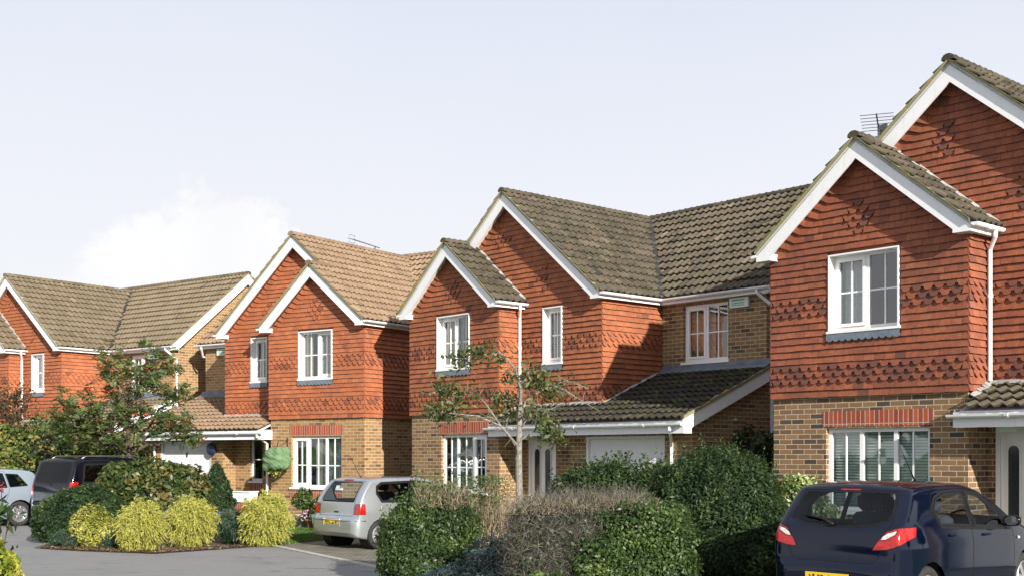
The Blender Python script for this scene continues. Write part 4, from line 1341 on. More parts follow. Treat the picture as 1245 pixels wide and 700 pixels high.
# ------------------------------------------------------------------ cars
def pchip(xs, ys, q):
    xs, ys, q = np.array(xs, float), np.array(ys, float), np.asarray(q, float)
    h = np.diff(xs)
    d = np.diff(ys) / h
    m = np.zeros(len(xs))
    m[0], m[-1] = d[0], d[-1]
    for i in range(1, len(xs) - 1):
        if d[i - 1] * d[i] > 0:
            w1, w2 = 2 * h[i] + h[i - 1], h[i] + 2 * h[i - 1]
            m[i] = (w1 + w2) / (w1 / d[i - 1] + w2 / d[i])
    k = np.clip(np.searchsorted(xs, q) - 1, 0, len(xs) - 2)
    t = (q - xs[k]) / h[k]
    return ((1 + 2 * t) * (1 - t) ** 2 * ys[k] + t * (1 - t) ** 2 * h[k] * m[k] + t * t * (3 - 2 * t) * ys[k + 1] + t * t * (t - 1) * h[k] * m[k + 1])


def in_poly(x, y, poly):
    c = False
    j = len(poly) - 1
    for i in range(len(poly)):
        xi, yi = poly[i]
        xj, yj = poly[j]
        if (yi > y) != (yj > y) and x < (xj - xi) * (y - yi) / (yj - yi) + xi:
            c = not c
        j = i
    return c


def circle(cx, cz, r, n=20):
    return [(cx + r * cos(2 * pi * k / n), cz + r * sin(2 * pi * k / n)) for k in range(n)]


def car_wheel(root, x, y, r, side, spokes, width=0.20, rimc='rim'):
    """x: outer face, wheel turns about the x axis"""
    wl = empty('wheel', (x, y, r))
    wl.parent = root
    f = lambda a, b, d: (side * d, a, b)
    mb = MB(None, side < 0)
    rr = r * 0.68
    prof = [(rr, -0.008), (rr * 1.06, 0.004), (r * 0.86, 0.012), (r * 0.95, 0.0), (r, -0.03), (r, -width + 0.03), (r * 0.95, -width), (rr, -width)]
    mb.lathe(prof, f, 40)
    mb.build('tyre', M['tyre'], wl, True)
    mb = MB(None, side < 0)
    mb.lathe([(rr * 0.999, -0.012), (rr * 0.93, 0.002), (rr * 0.88, -0.012), (rr * 0.86, -0.09), (0.001, -0.10)], f, 40)
    for k in range(spokes):
        a = 2 * pi * k / spokes + 0.3
        for da in ((-0.09, 0.09) if spokes <= 7 else (0,)):
            ca, sa = cos(a + da), sin(a + da)
            ta, tb = -sa, ca
            w0, w1 = rr * 0.10, rr * 0.085
            p = []
            for (q_, ww, dd) in ((0.12, w0, 0.0), (0.55, w1, -0.004), (0.92, w1 * 1.15, -0.008)):
                for sgn in (-1, 1):
                    p.append((ca * rr * q_ + ta * ww * sgn, sa * rr * q_ + tb * ww * sgn, dd))
            v = [f(*q_) for q_ in p] + [f(q_[0], q_[1], q_[2] - 0.035) for q_ in p]
            mb.add(v, [(0, 1, 3, 2), (2, 3, 5, 4), (0, 2, 8, 6), (2, 4, 10, 8), (1, 7, 9, 3), (3, 9, 11, 5)])
    mb.lathe([(rr * 0.20, -0.02), (rr * 0.19, 0.006), (rr * 0.10, 0.012), (0.001, 0.012)], f, 16)
    mb.build('rim', M[rimc], wl)
    mb = MB(None, side < 0)
    mb.lathe([(0.001, -0.085), (rr * 0.62, -0.085), (rr * 0.62, -0.10)], f, 20)
    mb.build('brake_disc', M['metal'], wl)
    return wl


def make_car(name, label, pos, heading, sp):
    root = empty(name, (pos[0], pos[1], 0.0), -heading)
    root.scale = (sp.get('scale', 1.0),) * 3
    tag(root, label, 'car')
    L, W2, H = sp['L'], sp['W'] / 2, sp['H']
    prof = sp['prof']                       # (y, z) of the roofline from the tail to the nose
    py, pz = [a for a, b in prof], [b for a, b in prof]
    arc = [0.0]
    for i in range(1, len(py)):
        arc.append(arc[-1] + sqrt((py[i] - py[i - 1]) ** 2 + (pz[i] - pz[i - 1]) ** 2))
    NS = sp.get('ns', 110)
    qa = np.linspace(0, arc[-1], NS)
    Y = np.maximum.accumulate(pchip(arc, py, qa) + np.arange(NS) * 1e-5)
    Z = pchip(arc, pz, qa)
    bot = pchip([a for a, b in sp['bot']], [b for a, b in sp['bot']], Y)
    hw = pchip([a for a, b in sp['plan']], [b for a, b in sp['plan']], Y) * W2
    zb = sp.get('belt', 0.95)
    tum = sp.get('tumble', 0.24)
    def xf_(z, h):
        lo = np.clip((0.50 - z) / 0.35, 0, 1)
        f = 1 - 0.055 * lo ** 1.6
        u = np.clip((z - (zb - 0.18)) / (H - zb + 0.18), 0, 1.2)
        return h * f * (1 - tum * u ** 1.35)
    nside, ncor, ntop = 18, 5, 7
    rows = []
    for i in range(NS):
        z0, z1 = bot[i], Z[i]
        r = min(sp.get('cr', 0.10), (z1 - z0) * 0.35)
        sx, sz = [], []
        for k in range(nside):
            z = z0 + (z1 - r - z0) * k / (nside - 1)
            sx.append(xf_(z, hw[i]))
            sz.append(z)
        xt = sx[-1]
        rc = r * sp.get('ca', 1.1)
        for k in range(1, ncor + 1):
            a = (pi / 2) * k / ncor
            sx.append(xt - rc * (1 - cos(a)) - 0.0)
            sz.append(z1 - r + r * sin(a) * 0.93)
        xl = sx[-1]
        for k in range(1, ntop + 1):
            t = k / ntop
            sx.append(xl * (1 - t))
            sz.append(z1 - r + r * 0.93 + r * 0.07 * (1 - (1 - t) ** 2) + 0.02 * (1 - (1 - t) ** 2))
        rows.append((sx, sz))
    bm = bmesh.new()
    grid = []
    for i in range(NS):
        sx, sz = rows[i]
        line = [(0.0, bot[i]), (sx[0] * 0.6, bot[i])] + list(zip(sx, sz))
        full = [(x, z) for x, z in line] + [(-x, z) for x, z in line[-2::-1]][:-1]
        grid.append([bm.verts.new((x, Y[i], z)) for x, z in full])
    m = len(grid[0])
    for i in range(NS - 1):
        for k in range(m):
            k2 = (k + 1) % m
            a, b, c, d = grid[i][k], grid[i][k2], grid[i + 1][k2], grid[i + 1][k]
            try:
                bm.faces.new((a, d, c, b))
            except ValueError:
                pass
    bm.faces.new(grid[0])
    bm.faces.new(grid[-1][::-1])
    bmesh.ops.recalc_face_normals(bm, faces=bm.faces)
    bm.normal_update()
    lay = bm.faces.layers.int.new('reg')
    names = ['body']  # region 0

    def cut(nm, axis, poly, test):
        if nm not in names:
            names.append(nm)
        idx = names.index(nm)
        p0, p1 = min(a for a, b in poly), max(a for a, b in poly)
        q0, q1 = min(b for a, b in poly), max(b for a, b in poly)
        ia = 1 if axis == 'side' else 0
        def cand():
            r = []
            for f in bm.faces:
                xs = [v.co[ia] for v in f.verts]
                zs = [v.co.z for v in f.verts]
                if max(xs) < p0 - 0.01 or min(xs) > p1 + 0.01 or max(zs) < q0 - 0.01 or min(zs) > q1 + 0.01:
                    continue
                c = f.calc_center_median()
                if test(c, f.normal):
                    r.append(f)
            return r
        n = len(poly)
        for i in range(n):
            a, b = poly[i], poly[(i + 1) % n]
            dx, dz = b[0] - a[0], b[1] - a[1]
            if axis == 'side':
                co, no = (0, a[0], a[1]), (0, -dz, dx)
            else:
                co, no = (a[0], 0, a[1]), (-dz, 0, dx)
            # only the faces near this edge
            fs = []
            for f in cand():
                xs = [v.co[ia] for v in f.verts]
                zs = [v.co.z for v in f.verts]
                if max(xs) < min(a[0], b[0]) - 0.002 or min(xs) > max(a[0], b[0]) + 0.002 or max(zs) < min(a[1], b[1]) - 0.002 or min(zs) > max(a[1], b[1]) + 0.002:
                    continue
                fs.append(f)
            ge = set()
            for f in fs:
                ge.update(f.edges)
                ge.update(f.verts)
            bmesh.ops.bisect_plane(bm, geom=list(ge) + fs, dist=1e-5, plane_co=co, plane_no=no)
        bm.normal_update()
        for f in cand():
            c = f.calc_center_median()
            if in_poly(c[ia], c.z, poly):
                f[lay] = idx

    for (nm, axis, poly, test) in sp['cuts']:
        cut(nm, axis, poly, test)
    bm.normal_update()
    # shut lines: thin dark strips along the borders between regions
    gaps = MB()
    for e in bm.edges:
        if len(e.link_faces) == 2:
            f, g = e.link_faces
            a, b = names[f[lay]], names[g[lay]]
            if a != b and 'arch' not in (a, b):
                p, q_ = e.verts[0].co, e.verts[1].co
                nn = (f.normal + g.normal)
                if nn.length < 1e-6:
                    continue
                nn.normalize()
                d = (q_ - p)
                if d.length < 1e-5:
                    continue
                glassy = any('window' in t or 'screen' in t for t in (a, b))
                wd = 0.012 if glassy else 0.0035
                s = d.cross(nn).normalized() * wd
                o_ = nn * 0.0022
                gaps.add([tuple(p - s + o_), tuple(q_ - s + o_), tuple(q_ + s + o_), tuple(p + s + o_)], [(0, 1, 2, 3)])
    made = {}
    mats = sp['mats']
    arch = names.index('arch') if 'arch' in names else -1
    for idx, nm in enumerate(names):
        if idx == arch:
            continue
        groups = [None]
        if nm in ('side_window', 'tail_light', 'headlight', 'front_door', 'rear_door', 'front_window', 'rear_quarter_window', 'clear_lens'):
            groups = [1, -1]
        for sd in groups:
            fs = [f for f in bm.faces if f[lay] == idx and (sd is None or f.calc_center_median().x * sd > 0)]
            if not fs:
                continue
            vid, vs, fl = {}, [], []
            for f in fs:
                ids = []
                for v in f.verts:
                    if v.index not in vid or True:
                        key = v
                        if key not in vid:
                            vid[key] = len(vs)
                            vs.append(tuple(v.co))
                        ids.append(vid[key])
                fl.append(ids)
            mb = MB()
            mb.add(vs, fl)
            par = root
            if nm == 'clear_lens':
                par = made.get(('tail_light', sd), root)
            if nm in ('side_window',):
                par = root
            o = mb.build(nm, M[mats[nm]], par, True)
            made[(nm, sd)] = o
    gaps.build('seal', M['black'], root)
    bm.free()
    # wheel wells
    for (wy, r) in sp['wheels']:
        for sd in (1, -1):
            mb = MB(None, sd < 0)
            ar = r * sp.get('archk', 1.14)
            f = lambda a, b, d: (sd * d, wy + a, r + b)
            xo = W2 * 0.965
            mb.lathe([(ar, xo - 0.012), (ar, xo - 0.30), (0.01, xo - 0.30)], f, 28)
            mb.build('wheel_arch', M['black'], root)
            car_wheel(root, sd * (W2 - 0.045), wy, r, sd, sp.get('spokes', 5), rimc=sp.get('rimc', 'rim'))
    # seats and headrests
    for (sx_, sy) in ((0.36, sp['seat_y']), (-0.36, sp['seat_y'])):
        mb = MB()
        def rbox(x0, x1, y0, y1, z0, z1, lean=0.0, b=0.05):
            v = []
            for z, k in ((z0, 0.0), (z0 + b, 1.0), (z1 - b, 1.0), (z1, 0.0)):
                for (cx, cy) in ((0, 0), (1, 0), (1, 1), (0, 1)):
                    x = x0 + (x1 - x0) * cx + (b * (1 - k) * (1 - 2 * cx))
                    y = y0 + (y1 - y0) * cy + (b * 0.5 * (1 - k) * (1 - 2 * cy)) - lean * (z - z0)
                    v.append((x, y, z))
            f = [(3, 2, 1, 0), (12, 13, 14, 15)]
            for r_ in range(3):
                for c in range(4):
                    f.append((r_ * 4 + c, r_ * 4 + (c + 1) % 4, (r_ + 1) * 4 + (c + 1) % 4, (r_ + 1) * 4 + c))
            mb.add(v, f)
        rbox(sx_ - 0.24, sx_ + 0.24, sy - 0.06, sy + 0.07, 0.55, 1.10, 0.22)
        rbox(sx_ - 0.22, sx_ + 0.22, sy, sy + 0.48, 0.38, 0.56)
        rbox(sx_ - 0.135, sx_ + 0.135, sy - 0.22, sy - 0.11, 1.12, 1.33, 0.1, 0.045)
        mb.tube([(sx_ - 0.06, sy - 0.15, 1.05), (sx_ - 0.06, sy - 0.16, 1.16)], 0.008, 5)
        mb.tube([(sx_ + 0.06, sy - 0.15, 1.05), (sx_ + 0.06, sy - 0.16, 1.16)], 0.008, 5)
        mb.build('seat', M['seat'], root, True)
    mb = MB()
    mb.box(-W2 * 0.84, W2 * 0.84, sp['seat_y'] - 0.95, sp['seat_y'] - 0.83, 0.45, 0.95)
    mb.box(-W2 * 0.84, W2 * 0.84, sp['seat_y'] - 0.83, sp['seat_y'] - 0.35, 0.35, 0.55)
    mb.build('rear_seat', M['seat'], root)
    mb = MB()
    mb.box(-W2 * 0.84, W2 * 0.84, sp['dash_y'], sp['dash_y'] + 0.35, 0.5, zb - 0.04)
    for k in range(20):
        a0, a1 = 2 * pi * k / 20, 2 * pi * (k + 1) / 20
        p = lambda a: (0.36 + 0.18 * cos(a), sp['dash_y'] - 0.18 + 0.06 * sin(a), zb - 0.02 + 0.17 * sin(a))
        mb.tube([p(a0), p(a1)], 0.013, 5, caps=False)
    mb.build('dashboard', M['black'], root)
    # mirrors
    my, mz = sp['mirror']
    for sd in (1, -1):
        xb = xf_(np.array(mz), W2)
        mb = MB(None, sd < 0)
        v, n = [], 12
        cx = float(xb) + 0.115
        for (dy, s) in ((-0.035, 0.86), (-0.03, 0.97), (0.01, 1.0), (0.06, 0.8), (0.085, 0.35)):
            for k in range(n):
                a = 2 * pi * k / n
                ex = abs(cos(a)) ** 0.75 * (1 if cos(a) >= 0 else -1)
                ez = abs(sin(a)) ** 0.75 * (1 if sin(a) >= 0 else -1)
                v.append((sd * (cx + 0.10 * ex * s), my + dy, mz + 0.03 + 0.067 * ez * s))
        fl = [(r_ * n + k, r_ * n + (k + 1) % n, (r_ + 1) * n + (k + 1) % n, (r_ + 1) * n + k) for r_ in range(4) for k in range(n)]
        fl.append(tuple(range(4 * n, 5 * n)))
        mb.add(v, fl)
        mb.box(*sorted((sd * (float(xb) - 0.05), sd * (cx - 0.05))), my - 0.01, my + 0.05, mz - 0.035, mz + 0.0)
        mo = mb.build('door_mirror', M[mats['mirror']], root, True)
        mb = MB()
        mb.add([(sd * (cx + 0.10 * 0.84 * cos(2 * pi * k / n)), my - 0.036, mz + 0.03 + 0.055 * sin(2 * pi * k / n)) for k in range(n)], [tuple(range(n))])
        mb.build('mirror_glass', M['mirror'], mo)
    # door handles
    for (hy, hz) in sp['handles']:
        for sd in (1, -1):
            x = float(xf_(np.array(hz), float(pchip([a for a, b in sp['plan']], [b for a, b in sp['plan']], np.array([hy]))[0]) * W2))
            mb = MB()
            mb.tube([(sd * (x - 0.004), hy - 0.09, hz), (sd * (x + 0.026), hy - 0.06, hz + 0.004), (sd * (x + 0.03), hy + 0.04, hz + 0.002), (sd * (x - 0.004), hy + 0.09, hz)], 0.014, 8)
            mb.build('door_handle', M[mats['handle']], root, True)
    # number plate on the tail
    px, pyy, pz0 = sp['plate']
    mb = MB()
    mb.box(px - 0.26, px + 0.26, pyy - 0.012, pyy, pz0, pz0 + 0.111)
    pl = mb.build('number_plate', M['plate'], root)
    mb = MB()
    rr = random.Random(len(name) * 7 + int(L * 100))
    x = px - 0.22
    k = 0
    while x < px + 0.20:
        w_ = rr.uniform(0.03, 0.045)
        for _ in range(4):
            a0, a1 = rr.uniform(0, 0.6), rr.uniform(0.3, 1)
            b0 = rr.uniform(0, 0.7)
            mb.box(x + w_ * min(a0, a1), x + w_ * max(a0, a1 + 0.1), pyy - 0.0135 - 0.0004 * _ , pyy - 0.0122, pz0 + 0.02 + 0.07 * b0, pz0 + 0.02 + 0.07 * min(1, b0 + 0.32))
        x += w_ + 0.012
        k += 1
        if k == 4:
            x += 0.04
    mb.build('plate_marks', M['ink'], pl)
    for (nm, mat, fn) in sp.get('extras', []):
        mb = MB()
        fn(mb, lambda z, y: float(xf_(np.array(z), float(pchip([a for a, b in sp['plan']], [b for a, b in sp['plan']], np.array([y]))[0]) * W2)))
        mb.build(nm, M[mat], root, nm in ('wiper', 'roof_rail', 'aerial', 'bump_strip'))
    return root


side_t = lambda c, n: abs(n.x) > 0.30
rear_t = lambda ymax, nmin=-0.12: (lambda c, n: n.y < nmin and c.y < ymax)

# --- dark blue supermini hatchback
blue = dict(
    scale=1.05, L=3.90, W=1.695, H=1.475, belt=0.97, tumble=0.235, seat_y=1.72, dash_y=2.55,
    prof=[(0.0, 0.46), (0.005, 0.55), (0.035, 0.60), (0.07, 0.635), (0.10, 0.84), (0.135, 1.00), (0.20, 1.08), (0.40, 1.30), (0.47, 1.385), (0.50, 1.425), (0.62, 1.45), (1.1, 1.475), (1.6, 1.468), (2.05, 1.41), (2.35, 1.30), (2.9, 1.03), (3.05, 0.985), (3.4, 0.90), (3.68, 0.78), (3.82, 0.66), (3.90, 0.50)],
    bot=[(0, 0.36), (0.1, 0.27), (0.5, 0.20), (3.3, 0.19), (3.7, 0.22), (3.9, 0.30)],
    plan=[(0, 0.66), (0.02, 0.75), (0.07, 0.84), (0.15, 0.905), (0.30, 0.955), (0.6, 0.99), (1.2, 1.0), (2.6, 1.0), (3.1, 0.97), (3.5, 0.89), (3.75, 0.75), (3.9, 0.52)],
    wheels=[(0.66, 0.298), (3.15, 0.298)], spokes=7, mirror=(2.52, 0.985), plate=(-0.03, 0.006, 0.40),
    handles=[(1.18, 0.905), (2.02, 0.875)],
    mats=dict(window_trim='gloss_black', body='paint_blue', tailgate='paint_blue', front_door='paint_blue', rear_door='paint_blue', rear_window='carglass', side_window='carglass', front_window='carglass', windscreen='carglass', tail_light='lamp_red', clear_lens='lamp_clear', mirror='gloss_black', handle='paint_blue', brake_light='lamp_red', headlight='lamp_clear', rear_quarter_window='black', number_recess='black'))
blue['cuts'] = [
    ('tailgate', 'rear', [(-0.43, 0.635), (0.43, 0.635), (0.50, 0.665), (0.56, 0.76), (0.585, 0.98), (0.635, 1.06), (0.565, 1.395), (-0.565, 1.395), (-0.635, 1.06), (-0.585, 0.98), (-0.56, 0.76), (-0.50, 0.665)], rear_t(0.53)),
    ('rear_window', 'rear', [(-0.40, 1.03), (0.0, 1.005), (0.40, 1.03), (0.58, 1.08), (0.605, 1.14), (0.555, 1.34), (0.52, 1.378), (-0.52, 1.378), (-0.555, 1.34), (-0.605, 1.14), (-0.58, 1.08)], rear_t(0.53)),
    ('brake_light', 'rear', [(-0.13, 1.392), (0.13, 1.392), (0.12, 1.412), (-0.12, 1.412)], rear_t(0.56)),
    ('tail_light', 'rear', [(0.455, 0.775), (0.60, 0.785), (0.70, 0.81), (0.765, 0.85), (0.805, 0.92), (0.825, 1.00), (0.78, 1.02), (0.70, 1.012), (0.60, 0.975), (0.53, 0.90), (0.49, 0.84)], lambda c, n: c.y < 0.75 and (n.y < -0.012) and c.x > 0),
    ('tail_light', 'rear', [(-0.455, 0.775), (-0.49, 0.84), (-0.53, 0.90), (-0.60, 0.975), (-0.70, 1.012), (-0.78, 1.02), (-0.825, 1.00), (-0.805, 0.92), (-0.765, 0.85), (-0.70, 0.81), (-0.60, 0.785)], lambda c, n: c.y < 0.75 and (n.y < -0.012) and c.x < 0),
    ('body', 'side', [(0.30, 0.74), (0.44, 1.04), (1.0, 1.05), (1.0, 0.74)], lambda c, n: abs(c.x) > 0.45 and c.y < 1.0 and abs(n.x) > 0.2),
    ('clear_lens', 'rear', [(0.535, 0.885), (0.60, 0.89), (0.70, 0.945), (0.715, 0.99), (0.62, 0.965), (0.56, 0.925)], lambda c, n: c.y < 0.40 and c.x > 0 and n.y < -0.03),
    ('clear_lens', 'rear', [(-0.535, 0.885), (-0.56, 0.925), (-0.62, 0.965), (-0.715, 0.99), (-0.70, 0.945), (-0.60, 0.89)], lambda c, n: c.y < 0.40 and c.x < 0 and n.y < -0.03),
    ('front_door', 'side', [(1.66, 0.30), (2.72, 0.30), (2.78, 0.60), (2.74, 0.93), (2.50, 1.11), (2.12, 1.345), (1.67, 1.41)], side_t),
    ('rear_door', 'side', [(1.14, 0.30), (1.66, 0.30), (1.67, 1.41), (1.2, 1.41), (0.92, 1.35), (0.80, 1.20), (0.90, 1.02), (1.00, 0.75), (1.03, 0.55)], side_t),
    ('window_trim', 'side', [(0.83, 1.20), (0.95, 0.995), (1.70, 0.955), (2.70, 0.915), (2.62, 1.0), (2.38, 1.165), (2.06, 1.335), (1.66, 1.385), (1.2, 1.38), (0.97, 1.315)], side_t),
    ('front_window', 'side', [(1.74, 0.985), (2.60, 0.945), (2.56, 0.995), (2.36, 1.13), (2.06, 1.305), (1.75, 1.35)], side_t),
    ('side_window', 'side', [(0.965, 1.03), (1.645, 0.99), (1.655, 1.35), (1.22, 1.345), (1.00, 1.29), (0.88, 1.19)], side_t),
    ('windscreen', 'rear', [(-0.62, 1.04), (0.62, 1.04), (0.55, 1.32), (0.50, 1.37), (-0.50, 1.37), (-0.55, 1.32)], lambda c, n: n.y > 0.3 and c.y > 1.9),
    ('headlight', 'rear', [(0.42, 0.62), (0.80, 0.68), (0.82, 0.82), (0.62, 0.80)], lambda c, n: c.y > 3.2 and n.y > 0.02 and c.x > 0),
    ('headlight', 'rear', [(-0.42, 0.62), (-0.62, 0.80), (-0.82, 0.82), (-0.80, 0.68)], lambda c, n: c.y > 3.2 and n.y > 0.02 and c.x < 0),
    ('arch', 'side', circle(0.66, 0.298, 0.345), lambda c, n: abs(c.x) > 0.5),
    ('arch', 'side', circle(3.15, 0.298, 0.345), lambda c, n: abs(c.x) > 0.5),
]
blue['extras'] = [
    ('wiper', 'black', lambda mb, X: (mb.tube([(-0.02, 0.115, 1.03), (-0.18, 0.165, 1.085), (-0.42, 0.20, 1.12)], [0.022, 0.014, 0.008], 6))),
    ('aerial', 'black', lambda mb, X: mb.tube([(0.10, 1.75, 1.475), (0.10, 1.62, 1.62), (0.10, 1.40, 1.86)], [0.012, 0.005, 0.003], 5)),
    ('side_repeater', 'lamp_clear', lambda mb, X: mb.tube([(X(0.80, 2.86) - 0.004, 2.86, 0.80), (X(0.80, 2.86) + 0.006, 2.90, 0.80)], [0.022, 0.016], 10)),
    ('bumper_insert', 'black', lambda mb, X: mb.tube([(-0.62, 0.055, 0.33), (0.0, 0.005, 0.315), (0.62, 0.055, 0.33)], 0.022, 8)),
]
make_car('parked_car', 'dark blue hatchback parked on the drive before the slatted-blind house', (3.59, 13.38), R(45.5), blue)

# --- silver hatchback
silver = dict(
    L=3.74, W=1.65, H=1.42, belt=0.92, tumble=0.20, seat_y=1.70, dash_y=2.40, cr=0.085,
    prof=[(0.0, 0.42), (0.005, 0.56), (0.02, 0.62), (0.10, 0.655), (0.125, 0.78), (0.15, 0.93), (0.40, 1.32), (0.44, 1.36), (0.56, 1.395), (1.1, 1.42), (1.6, 1.415), (2.0, 1.37), (2.25, 1.28), (2.75, 0.97), (2.95, 0.91), (3.35, 0.83), (3.6, 0.72), (3.70, 0.6), (3.74, 0.45)],
    bot=[(0, 0.34), (0.12, 0.25), (0.5, 0.2), (3.1, 0.18), (3.5, 0.2), (3.74, 0.28)],
    plan=[(0, 0.76), (0.02, 0.84), (0.06, 0.90), (0.14, 0.945), (0.30, 0.975), (0.6, 0.995), (1.2, 1.0), (2.5, 1.0), (3.0, 0.97), (3.4, 0.90), (3.62, 0.78), (3.74, 0.6)],
    wheels=[(0.62, 0.285), (3.03, 0.285)], spokes=5, mirror=(2.32, 0.95), plate=(-0.02, 0.014, 0.48),
    handles=[(1.72, 0.83)],
    mats=dict(window_trim='gloss_black', body='paint_silver', tailgate='paint_silver', front_door='paint_silver', rear_window='carglass', side_window='carglass', front_window='carglass', windscreen='carglass', tail_light='lamp_red', clear_lens='lamp_clear', mirror='paint_silver', handle='black', headlight='lamp_clear', brake_light='lamp_red'))
silver['cuts'] = [
    ('tailgate', 'rear', [(-0.54, 0.665), (0.54, 0.665), (0.575, 0.70), (0.585, 0.90), (0.55, 1.345), (-0.55, 1.345), (-0.585, 0.90), (-0.575, 0.70)], rear_t(0.48)),
    ('rear_window', 'rear', [(-0.53, 0.945), (0.53, 0.945), (0.545, 0.97), (0.505, 1.30), (0.48, 1.325), (-0.48, 1.325), (-0.505, 1.30), (-0.545, 0.97)], rear_t(0.48)),
    ('brake_light', 'rear', [(-0.15, 1.352), (0.15, 1.352), (0.15, 1.372), (-0.15, 1.372)], rear_t(0.56)),
    ('tail_light', 'rear', [(0.60, 0.70), (0.86, 0.70), (0.86, 0.90), (0.62, 0.90), (0.60, 0.86)], lambda c, n: c.y < 0.6 and (n.y < -0.01) and c.x > 0),
    ('tail_light', 'rear', [(-0.60, 0.70), (-0.60, 0.86), (-0.62, 0.90), (-0.86, 0.90), (-0.86, 0.70)], lambda c, n: c.y < 0.6 and (n.y < -0.01) and c.x < 0),
    ('body', 'side', [(0.25, 0.66), (0.25, 0.94), (0.8, 0.94), (0.8, 0.66)], lambda c, n: abs(c.x) > 0.55 and abs(n.x) > 0.2),
    ('front_door', 'side', [(1.40, 0.28), (2.60, 0.28), (2.68, 0.55), (2.62, 0.90), (2.36, 1.05), (2.05, 1.30), (1.46, 1.36), (1.34, 0.90)], side_t),
    ('window_trim', 'side', [(0.54, 1.10), (0.64, 0.935), (1.40, 0.92), (2.52, 0.90), (2.28, 1.10), (2.02, 1.29), (1.50, 1.338), (0.70, 1.318), (0.57, 1.25)], side_t),
    ('front_window', 'side', [(1.46, 0.945), (2.46, 0.925), (2.26, 1.08), (2.00, 1.27), (1.53, 1.315)], side_t),
    ('side_window', 'side', [(0.66, 0.96), (1.30, 0.945), (1.39, 1.315), (0.72, 1.295), (0.60, 1.24), (0.57, 1.10)], side_t),
    ('windscreen', 'rear', [(-0.62, 0.98), (0.62, 0.98), (0.55, 1.30), (-0.55, 1.30)], lambda c, n: n.y > 0.3 and c.y > 1.9),
    ('headlight', 'rear', [(0.42, 0.55), (0.80, 0.58), (0.80, 0.74), (0.50, 0.72)], lambda c, n: c.y > 3.1 and n.y > 0.02 and c.x > 0),
    ('headlight', 'rear', [(-0.42, 0.55), (-0.50, 0.72), (-0.80, 0.74), (-0.80, 0.58)], lambda c, n: c.y > 3.1 and n.y > 0.02 and c.x < 0),
    ('arch', 'side', circle(0.62, 0.285, 0.325), lambda c, n: abs(c.x) > 0.5),
    ('arch', 'side', circle(3.03, 0.285, 0.325), lambda c, n: abs(c.x) > 0.5),
]
def _strip(mb, X, z=0.575, y1=0.27):
    pts = [(-X(z, 0.25) - 0.004, 0.25, z), (-X(z, 0.06) - 0.004, 0.06, z), (-0.60, 0.012, z), (-0.4, 0.0, z), (0.4, 0.0, z), (0.60, 0.012, z), (X(z, 0.06) + 0.004, 0.06, z), (X(z, 0.25) + 0.004, 0.25, z)]
    mb.tube(pts, 0.012, 6)
silver['extras'] = [
    ('bump_strip', 'metal', _strip),
    ('wiper', 'black', lambda mb, X: mb.tube([(0.0, 0.155, 0.94), (-0.2, 0.17, 0.955), (-0.5, 0.17, 0.955)], [0.016, 0.011, 0.007], 6)),
    ('aerial', 'black', lambda mb, X: mb.tube([(0.15, 0.62, 1.41), (0.15, 0.57, 1.45), (0.15, 0.33, 1.85)], [0.016, 0.006, 0.004], 5)),
    ('tailgate_handle', 'black', lambda mb, X: mb.tube([(-0.07, 0.118, 0.735), (0.07, 0.118, 0.735)], 0.016, 8)),
    ('fuel_cap', 'paint_silver', lambda mb, X: mb.tube([(X(0.80, 0.70) - 0.01, 0.70, 0.80), (X(0.80, 0.70) + 0.005, 0.70, 0.80)], 0.085, 20)),
    ('bumper_recess', 'paint_silver', lambda mb, X: (mb.box(-0.30, -0.285, -0.006, 0.03, 0.455, 0.61), mb.box(0.245, 0.26, -0.006, 0.03, 0.455, 0.61), mb.box(-0.285, 0.245, -0.006, 0.03, 0.455, 0.468))),
]
make_car('parked_car', 'silver three-door hatchback parked on the block-paved drive', (-3.58, 23.47), R(47), silver)

# --- dark people carrier behind the shrubs
van = dict(
    L=4.4, W=1.78, H=1.80, belt=1.12, tumble=0.14, seat_y=1.9, dash_y=2.9, cr=0.10,
    prof=[(0.0, 0.45), (0.005, 0.62), (0.05, 0.70), (0.08, 1.08), (0.20, 1.50), (0.28, 1.72), (0.40, 1.765), (1.1, 1.80), (2.1, 1.785), (2.5, 1.72), (2.8, 1.58), (3.4, 1.18), (3.6, 1.12), (4.1, 0.97), (4.32, 0.78), (4.4, 0.55)],
    bot=[(0, 0.36), (0.15, 0.27), (0.6, 0.22), (3.9, 0.22), (4.4, 0.32)],
    plan=[(0, 0.80), (0.03, 0.87), (0.10, 0.93), (0.25, 0.97), (0.6, 1.0), (3.3, 1.0), (3.9, 0.94), (4.25, 0.82), (4.4, 0.62)],
    wheels=[(0.85, 0.335), (3.45, 0.335)], spokes=5, mirror=(2.85, 1.14), plate=(0, 0.008, 0.52),
    handles=[(1.55, 1.02), (2.45, 1.0)],
    mats=dict(window_trim='gloss_black', body='paint_navy', tailgate='paint_navy', front_door='paint_navy', rear_door='paint_navy', rear_window='darkglass', side_window='darkglass', rear_quarter_window='darkglass', front_window='carglass', windscreen='carglass', tail_light='lamp_red', mirror='paint_navy', handle='paint_navy', headlight='lamp_clear'))
